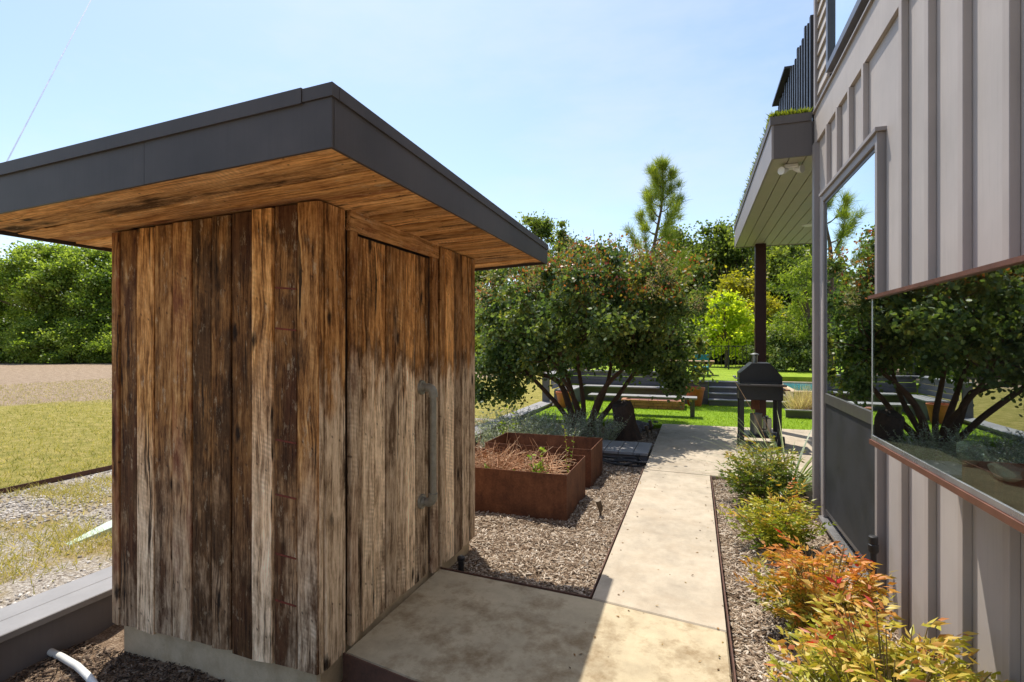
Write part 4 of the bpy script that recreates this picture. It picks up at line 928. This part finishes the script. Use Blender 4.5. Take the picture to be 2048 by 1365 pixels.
nandina((.55,4.33,-.05), .29, .46, 75, M['nan_y'], 'yellow green nandina shrub between the green and the orange one', .042, .014, 2)
nandina((.60,3.08,-.05), .31, .50, 85, M['nan_o'], 'bright orange nandina shrub below the tall window', .045, .015, 3)
nandina((.66,2.22,-.05), .40, .54, 110, M['nan_m'], 'large nandina shrub with mixed green gold and red leaves', .048, .016, 4)
# red yucca
M['yucca'] = leafmat('yucca_blade', [(0,(.08,.13,.045)),(.6,(.22,.29,.12)),(1,(.44,.48,.24))], .45, .2)
yc = thing('red_yucca', (.90,5.98,-.05), 'clump of arching narrow grey green yucca blades at house corner', 'plant'); b = MB()
for k in range(150):
    a = rng.uniform(0,6.28); ln = rng.uniform(.6,1.1); d = Vector((math.cos(a),math.sin(a),rng.uniform(.7,2.2))).normalized(); p = Vector((.90+.05*math.cos(a),5.98+.05*math.sin(a),-.06)); sv = d.cross(Z_).normalized(); vs = []
    for i in range(6):
        wd = .0075*(1-(i/5)**2*.9); vs += [p-sv*wd, p+sv*wd]; d = (d+Vector((0,0,-.16))).normalized(); p = p+d*ln/5
    b.add(vs,[(2*i,2*i+1,2*i+3,2*i+2) for i in range(5)])
o = b.build('blade', M['yucca'], yc, kind='stuff'); at_ = o.data.attributes.new('rnd','FLOAT','POINT'); at_.data.foreach_set('value', nr.random(len(o.data.vertices)//12).repeat(12).astype(np.float32))
def stalk(p, q_, sag):
    p, q_ = Vector(p), Vector(q_); MB().tube([p.lerp(q_,i/8)+Vector((0,0,sag*math.sin(math.pi*i/8))) for i in range(9)],[.006-.0005*i for i in range(9)],5).build('flower_stalk', M['palestem'], yc)
stalk((.86,5.85,-.04),(.36,5.55,1.12),.10); stalk((.86,5.85,-.04),(.50,6.4,.45),.12); stalk((.88,5.85,-.04),(.62,5.6,.78),.05)

# sage bushes
M['sage'] = leafmat('sage_leaf', [(0,(.15,.19,.11)),(.5,(.36,.41,.29)),(.85,(.55,.59,.47)),(1,(.50,.46,.58))], .7, .25)
M['sagestem'] = simple('sage_stem', (.27,.27,.19), .8, 0, .3)
def sage(c, r_, h, n_, label):
    t = thing('sage_bush', c, label, 'shrub', 'grey green sage bushes'); P = []; D = []; b = MB()
    for k in range(n_):
        a = rng.uniform(0,6.28); rr_ = math.sqrt(rng.random())*r_; lean = rr_/r_; d = Vector((math.cos(a)*lean*.7,math.sin(a)*lean*.7,1)).normalized(); p = Vector(c)+Vector((math.cos(a)*rr_*.55,math.sin(a)*rr_*.55,-.03)); hh = h*rng.uniform(.55,1.1); pts = [p]
        for i in range(4): d = (d+Vector((rng.gauss(0,.1),rng.gauss(0,.1),0))).normalized(); pts.append(pts[-1]+d*hh/4)
        b.tube(pts,[.0035,.003,.0025,.002,.0015],3,False)
        for j in range(26):
            u = rng.uniform(.15,1)*3.99; i = int(u); P.append(pts[i].lerp(pts[i+1],u-i)); aa = rng.uniform(0,6.28); D.append((math.cos(aa),math.sin(aa),rng.uniform(0,1.1)))
    b.build('stem', M['sagestem'], t); P = arr(P); k = len(P); scatter('leaves', M['sage'], P, arr(D), nr.uniform(.022,.046,k), nr.uniform(.008,.014,k), 'lance', parent=t, kind='stuff')
for x,y,r_,h,n_,lb in ((-2.55,7.05,.46,.62,170,'tall silvery sage bush behind the rear steel planter'),(-1.98,7.1,.44,.58,170,'silvery sage bush between rear planter and boardwalk'),(-1.42,8.2,.36,.55,110,'open grey sage bush with upright flower spikes near the stump'),(-2.6,8.0,.42,.60,130,'grey sage bush beside the timber wall'),(-1.95,7.85,.36,.60,120,'grey sage bush in front of the smoke tree stems')): sage((x,y,-.09),r_,h,n_,lb)

# ornamental grasses
M['fountain'] = leafmat('fountain_grass', [(0,(.30,.26,.13)),(.5,(.58,.46,.31)),(1,(.80,.64,.52))], .7, .35)
def tuft(c, h, n_, label, m):
    P = np.tile(np.array(c,float),(n_,1)); P[:,0] += nr.normal(0,.07,n_); P[:,1] += nr.normal(0,.07,n_); a = nr.uniform(0,6.28,n_); s_ = nr.uniform(.1,1.5,n_)
    scatter('ornamental_grass', m, P, np.column_stack((np.cos(a)*s_,np.sin(a)*s_,np.ones(n_))), nr.uniform(.6,1.1,n_)*h, .009, 'blade', origin=c, label=label, category='grass', group='ornamental grasses in front of the pool')
for k,x in enumerate((2.0,2.25,2.5,2.75,3.0,3.4)): tuft((x,12.0+.16*(k%2),.08), .62, 380, 'tan fountain grass tuft between low board edging and pool', M['fountain'])

# generic tree maker
def limb(b, p, q_, r0, r1, wob, seg=6, n_=6, rnd_=rng):
    p, q_ = Vector(p), Vector(q_); ln = (q_-p).length; pts = []; A = Vector((rnd_.gauss(0,1),rnd_.gauss(0,1),rnd_.gauss(.4,.6)))*wob*ln*1.6; B = Vector((rnd_.gauss(0,1),rnd_.gauss(0,1),0))*wob*ln*.7
    for i in range(n_+1):
        f_ = i/n_; pts.append(p.lerp(q_,f_)+A*math.sin(math.pi*f_)+B*math.sin(2*math.pi*f_))
    b.tube(pts,[r0+(r1-r0)*i/n_ for i in range(n_+1)],seg,False); return pts
def tree(name, label, loc, h, rx, ry, base, nclump, per, L, W, leaf, bark, trunk_r, seed, shape='round', cr=.9, group=None, cat='tree'):
    q = random.Random(seed); g = np.random.default_rng(seed); t = thing(name, loc, label, cat, group); C = Vector(loc); b = MB()
    top = C+Vector((q.uniform(-.05,.05)*h,q.uniform(-.05,.05)*h,h*.72)); tp = limb(b,C-Vector((0,0,.15)),top,trunk_r,trunk_r*.35,.02,8,8,q)
    P = []; D = []; R_ = []
    lob = [(q.uniform(0,6.28),q.uniform(.75,1.15)) for _ in range(6)]
    for k in range(nclump):
        a = q.uniform(0,6.283); f_ = q.random()**.55; zz = q.uniform(0,1)
        prof = math.sin(math.pi*min(1,max(0.0,(.12+.86*zz))))**.6
        lo_ = 1+.22*math.sin(2*a+seed)+.16*math.sin(3*a+2*seed+4*zz)
        c = C+Vector((math.cos(a)*rx*f_*prof*lo_, math.sin(a)*ry*f_*prof*lo_, base+(h-base)*zz*(1-.12*f_)+q.gauss(0,.04)*h))
        cs_ = cr*q.uniform(.55,1.25); i = min(8,max(1,int((c.z-C.z)/h/.72*8*.6))); st_ = tp[i]
        if k % 2 == 0: limb(b,st_,c,trunk_r*.22,trunk_r*.05,.05,5,4,q)
        n_ = int(per*q.uniform(.6,1.3)); d = g.normal(size=(n_,3)); d /= np.linalg.norm(d,axis=1)[:,None]; r_ = np.abs(g.normal(0,.58,n_))*cs_
        P.append(np.array(c)+d*r_[:,None]*np.array((1,1,.68))); D.append(d*.6+g.normal(size=(n_,3))*.7+np.array((0,0,-.25))); R_.append(np.clip(q.random()*.55+g.random(n_)*.45,0,1))
    b.build('trunk', M[bark], t, smooth=True); P = np.vstack(P); D = np.vstack(D); n_ = len(P); ok = P[:,2] > loc[2]+.05; P, D, rr_ = P[ok], D[ok], np.concatenate(R_)[ok]; n_ = len(P)
    scatter('crown', leaf, P, D, g.uniform(.65,1.25,n_)*L, g.uniform(.7,1.2,n_)*W, shape, parent=t, rnd=rr_, kind='stuff'); return t
LV = {
 'oak': leafmat('oak_leaf',[(0,(.045,.075,.016)),(.5,(.13,.175,.032)),(1,(.32,.34,.065))],.5,.5),
 'lime': leafmat('lime_leaf',[(0,(.18,.26,.012)),(.5,(.44,.50,.025)),(1,(.68,.68,.08))],.5,.55),
 'gold': leafmat('golden_leaf',[(0,(.13,.14,.015)),(.5,(.32,.29,.025)),(1,(.52,.42,.05))],.5,.5),
 'field': leafmat('field_tree_leaf',[(0,(.06,.10,.016)),(.45,(.18,.25,.035)),(1,(.44,.50,.10))],.5,.5),
 'cedar': leafmat('feathery_leaf',[(0,(.07,.11,.015)),(.5,(.19,.25,.03)),(1,(.38,.42,.07))],.5,.5),
 'var': leafmat('variegated_leaf',[(0,(.04,.07,.015)),(.5,(.14,.18,.04)),(.8,(.34,.36,.14)),(1,(.55,.52,.30))],.5,.3),
 'smoke': leafmat('smoke_tree_leaf',[(0,(.045,.082,.034)),(.45,(.105,.158,.050)),(.75,(.20,.235,.065)),(.92,(.32,.28,.06)),(1,(.40,.22,.05))],.48,.42,.42),
 'smoketip': leafmat('smoke_tree_new_leaf',[(0,(.09,.12,.02)),(.4,(.26,.20,.03)),(.75,(.42,.15,.045)),(1,(.45,.07,.04))],.4,.3),
 'pine': leafmat('pine_needle',[(0,(.09,.13,.02)),(.5,(.22,.28,.03)),(1,(.46,.48,.06))],.5,.35),
}
# --- smoke tree
stc = Vector((-1.93,9.35,-.09)); smk = thing('smoke_tree', stc, 'wide spreading dark leaved smoke tree with pink plumes and many stems', 'tree')
b = MB(); q = random.Random(12); tips = []
mains = [((-3.1,9.0,.98),.060),((-3.4,9.5,1.5),.042),((-2.5,9.75,1.3),.045),((-2.0,9.25,1.5),.045),((-1.15,9.1,1.05),.055),((-.7,9.4,1.35),.042),((-1.5,10.0,1.5),.04),((-2.3,8.6,1.25),.04)]
CC = Vector((-1.83,9.35,1.88)); 
def crown_r(a, e):
    return 1+.10*math.sin(3*a+.7)+.08*math.sin(5*a+2)+.07*math.sin(4*e+3*a)
clumps = []
for k in range(450):
    a = q.uniform(0,6.283); e = math.asin(q.uniform(-.85,1)); f_ = q.random()**.40; rr_ = crown_r(a,e)
    p = CC+Vector((math.cos(a)*math.cos(e)*2.1*f_*rr_, math.sin(a)*math.cos(e)*1.95*f_*rr_, math.sin(e)*(1.26 if e > 0 else 1.12)*f_*rr_))
    if p.x > .15: continue
    if p.z < .82 and math.hypot(p.x-stc.x,p.y-stc.y) < .75: continue
    clumps.append(p)
for k in range(22): clumps.append(Vector((q.uniform(-3.95,-3.0),q.uniform(8.6,9.7),q.uniform(.45,1.2))))
for k in range(16): clumps.append(Vector((q.uniform(-.75,.05),q.uniform(8.8,9.7),q.uniform(.8,1.4))))
forks = []
for (e_,r_) in mains:
    pts = limb(b, stc+Vector((q.uniform(-.08,.08),q.uniform(-.08,.08),-.1)), e_, r_*1.25, r_*.55, .05, 8, 7, q); forks += pts[3:]
for i,c in enumerate(clumps):
    if i % 2 == 0:
        f_ = min(forks, key=lambda p:(p-c).length); limb(b,f_,c,.017,.004,.06,5,5,q)
b.build('trunk', M['bark2'], smk, smooth=True)
P=[];D=[];RR=[];P2=[];D2=[]; g = np.random.default_rng(5)
for c in clumps:
    n_ = int(170*q.uniform(.5,1.4)); d = g.normal(size=(n_,3)); d /= np.linalg.norm(d,axis=1)[:,None]; rad = q.uniform(.16,.34); pos = np.array(c)+d*(np.abs(g.normal(0,.6,n_))*rad)[:,None]
    P.append(pos); D.append(d*.5+g.normal(size=(n_,3))*.6+np.array((0,0,-.3))); RR.append(np.clip(q.random()*.45+g.random(n_)*.5,0,1))
    out = (c.z-CC.z)/1.2
    if out > .15 and q.random() < .8:
        m_ = int(q.uniform(40,110)); d = g.normal(size=(m_,3))*np.array((.15,.15,.09)); P2.append(np.array(c)+np.array((0,0,.10))+d); D2.append(g.normal(size=(m_,3))*.5+np.array((0,0,.7)))
P=np.vstack(P);D=np.vstack(D);n_=len(P); scatter('crown',LV['smoke'],P,D,g.uniform(.045,.085,n_),g.uniform(.036,.064,n_),'round',parent=smk,rnd=np.concatenate(RR),kind='stuff')
P2=np.vstack(P2);D2=np.vstack(D2);n_=len(P2); scatter('new_leaves',LV['smoketip'],P2,D2,g.uniform(.03,.06,n_),g.uniform(.02,.042,n_),'round',parent=smk,kind='stuff')
M['plume'] = leafmat('smoke_plume',[(0,(.46,.27,.21)),(1,(.74,.52,.44))],.9,.4)
for k in range(26):
    a = q.uniform(0,6.28); e = q.uniform(.15,1.2); c = CC+Vector((math.cos(a)*math.cos(e)*2.15,math.sin(a)*math.cos(e)*1.95-.1,math.sin(e)*1.3)); m_ = 130
    d = g.normal(size=(m_,3))*np.array((.07,.07,.10)); scatter('flower_plume',M['plume'],np.array(c)+d,g.normal(size=(m_,3)),g.uniform(.03,.07,m_),.0035,'needle',parent=smk,kind='stuff')
b = MB()
for k in range(9):
    x = q.uniform(-2.3,-.9); b = MB(); limb(b,(x,9.3+q.uniform(-.4,.4),2.6),(x+q.uniform(-.06,.06),9.3,3.3+q.uniform(0,.3)),.008,.004,.02,4,4,q); b.build('bare_twig', M['bark'], smk)

# --- young pine
pc = Vector((-1.25,14.75,.52)); pc.y = 14.9; pin = thing('pine_tree', pc, 'young long needled pine rising above the smoke tree', 'tree'); b = MB(); q = random.Random(3)
tp = [pc+Vector((.10*math.sin(i*.9)+.035*i,0,-.1+i*.585)) for i in range(11)]; b.tube(tp,[.10-.0085*i for i in range(11)],8); P=[];D=[]; tufts=[(tp[-1],Vector((0,0,1)))]
for k in range(24):
    f_ = 3.6+6.2*(k/23); i = int(f_); o_ = tp[i].lerp(tp[min(10,i+1)],f_-i); a = k*2.4+q.uniform(-.4,.4); ln = max(.28,1.42*(1-(f_-3.6)/6.9)**.8)*q.uniform(.7,1.15); pts=[o_]; d = Vector((math.cos(a),math.sin(a),.15))
    for j in range(5): d = (d+Vector((0,0,.17+.05*j))).normalized(); pts.append(pts[-1]+d*ln/5)
    b.tube(pts,[.022,.018,.015,.012,.009,.006],5,False); tufts += [(pts[j],(pts[j]-pts[j-1]).normalized()) for j in (3,4,5)]+[(pts[5]+Vector((q.gauss(0,.1),q.gauss(0,.1),q.uniform(0,.15))),d) for _ in range(1)]
for f_ in np.linspace(8.2,10,8): i=min(9,int(f_)); tufts.append((tp[i].lerp(tp[i+1],f_-i),Vector((0,0,1))))
for p,d in tufts:
    n_=120; v = g.normal(size=(n_,3)); v/=np.linalg.norm(v,axis=1)[:,None]; P.append(np.array(p)+g.normal(size=(n_,3))*.05); D.append(v*.85+np.array(d)*.9)
b.build('trunk', M['pinebark'], pin, smooth=True); P=np.vstack(P);D=np.vstack(D);n_=len(P); scatter('needles',LV['pine'],P,D,g.uniform(.18,.34,n_),.011,'needle',parent=pin,kind='stuff')

# --- background trees: a few built, the rest copies of them
GRP = 'trees along the far boundary'
def place(proto, spots, group):
    for i,(x,y,s_,rz_) in enumerate(spots):
        o = clone(proto, None, (x,y,0), rz_, (s_,s_,s_*rng.uniform(.92,1.08))); o['group'] = group
def pos_at(u, t): dx,dy = pdir(u); return t*dx, t*dy
x,y = pos_at(110,40); fa = tree('field_tree','bushy bright green tree on the far side of the dry field',(x,y,0),9.2,4.2,4.2,.4,190,330,.20,.13,LV['field'],'bark',.28,31,'round',.95,GRP)
x,y = pos_at(-60,41); fb = tree('field_tree','bushy bright green tree on the far side of the dry field',(x,y,0),8.6,4.6,4.2,.3,190,330,.20,.13,LV['field'],'bark',.28,32,'round',.95,GRP)
sp1 = []
for k,u in enumerate((200,300,395,480,560,640,720,800,880,-170,-300)):
    x,y = pos_at(u, 40+3*math.sin(k*1.7)); sp1.append((x,y,.92+.16*((k*37)%10)/10,k*1.3))
place(fa, sp1[::2], GRP); place(fb, sp1[1::2], GRP)
OG = 'dark oaks behind the terrace'
x,y = pos_at(1440,29); oa = tree('oak_tree','large dark green oak behind the terrace fence',(x,y,0),7.6,3.6,3.4,.8,170,300,.17,.11,LV['oak'],'bark',.25,41,'round',.8,OG)
x,y = pos_at(1560,27); ob = tree('oak_tree','large dark green oak behind the terrace fence',(x,y,0),7.0,3.2,3.2,.4,170,300,.16,.10,LV['oak'],'bark',.25,42,'round',.78,OG)
sp2 = [(*pos_at(u,t),s_,r_) for u,t,s_,r_ in ((1345,30,.92,1.1),(1250,31,.86,2.3),(1640,29,1.02,.7),(1730,27,1.0,3.3),(1840,26,1.0,4.1),(1500,33,1.12,5.2),(980,34,.98,.4),(1170,33,.82,1.9))]
place(oa, sp2[::2], OG); place(ob, sp2[1::2], OG)
for u,t,h,rx,sd_,lb in ((1075,27,7.9,1.9,51,'tall open crowned tree rising past the shed roof corner'),(1128,26,7.0,1.3,52,'slender tree with a gappy crown beside the taller one'),(1155,28,6.6,.8,53,'small round topped tree on a thin bare trunk')):
    x,y = pos_at(u,t); tree('open_tree',lb,(x,y,0),h,rx,rx,h*.45,46,240,.13,.085,LV['oak'],'bark',.13,sd_,'round',.5)
x,y = pos_at(1452,19.8); tree('lime_tree','bright lime green small tree behind the terrace fence',(x,y+.6,.5),3.0,1.25,1.1,.7,70,110,.12,.08,LV['lime'],'bark',.06,61,'round',.38)
x,y = pos_at(1475,24); tree('golden_tree','yellow green tree above the lime green one',(x,y,.2),4.6,1.9,1.6,1.2,75,120,.16,.10,LV['gold'],'bark',.09,62,'round',.55)
x,y = pos_at(1612,17.5); tree('feathery_tree','soft feathery green tree beyond the pool beside house corner',(x,y,.5),4.0,1.2,1.2,.3,85,130,.15,.035,LV['cedar'],'bark',.07,63,'lance',.42)
x,y = pos_at(1530,21.5); tree('dogwood_tree','thin golden leaved sapling beside the dark post',(x,y,.5),2.9,.8,.8,.6,36,90,.11,.07,LV['gold'],'bark',.04,64,'round',.32)
for u,t,s_,lb in ((1560,17.6,1.0,'variegated pale green shrub behind the pool'),(1605,17.2,.95,'pale leaved shrub at the far corner of the pool'),(1520,20.8,.95,'low mixed green shrub behind the fence end')):
    x,y = pos_at(u,t); tree('garden_shrub',lb,(x,y,.5),1.35*s_,.95,.8,.05,46,110,.09,.055,LV['var'],'bark',.03,70+int(u)%17,'round',.3,None,'shrub')
# low thicket closing the foot of the oak row
UG = 'thicket bushes at the foot of the trees'
x,y = pos_at(1400,25); ub = tree('thicket_bush','dark green bush in the thicket below the oaks',(x,y,0),3.0,2.0,1.6,.1,60,330,.13,.085,LV['oak'],'bark',.06,81,'round',.6,UG,'bush')
place(ub, [(*pos_at(u,t),s_,r_) for u,t,s_,r_ in ((1290,26,1.0,1),(1180,27,1.1,2),(1080,29,1.1,3),(990,30,1.2,4),(1480,25.5,1.1,5),(1550,23,1.0,.4),(1625,22,1.0,2.2),(1700,22,1.1,3.1))], UG)
UG2 = 'bushes at the foot of the field trees'
x,y = pos_at(60,36.5); uc = tree('field_bush','green bush at the foot of the field trees',(x,y,0),2.8,2.4,1.5,.1,60,330,.15,.10,LV['field'],'bark',.06,82,'round',.65,UG2,'bush')
place(uc, [(*pos_at(u,t),s_,r_) for u,t,s_,r_ in ((150,36.5,1.1,1),(225,37,.9,2),(-30,37,1.0,3),(310,37,1.1,4),(400,38,1.0,5),(500,38,1.1,.4),(600,38,1.1,2.2),(700,38,1.1,3.1),(800,37,1.1,3.7),(900,36,1.1,4.4),(1000,36,1.0,5.1))], UG2)
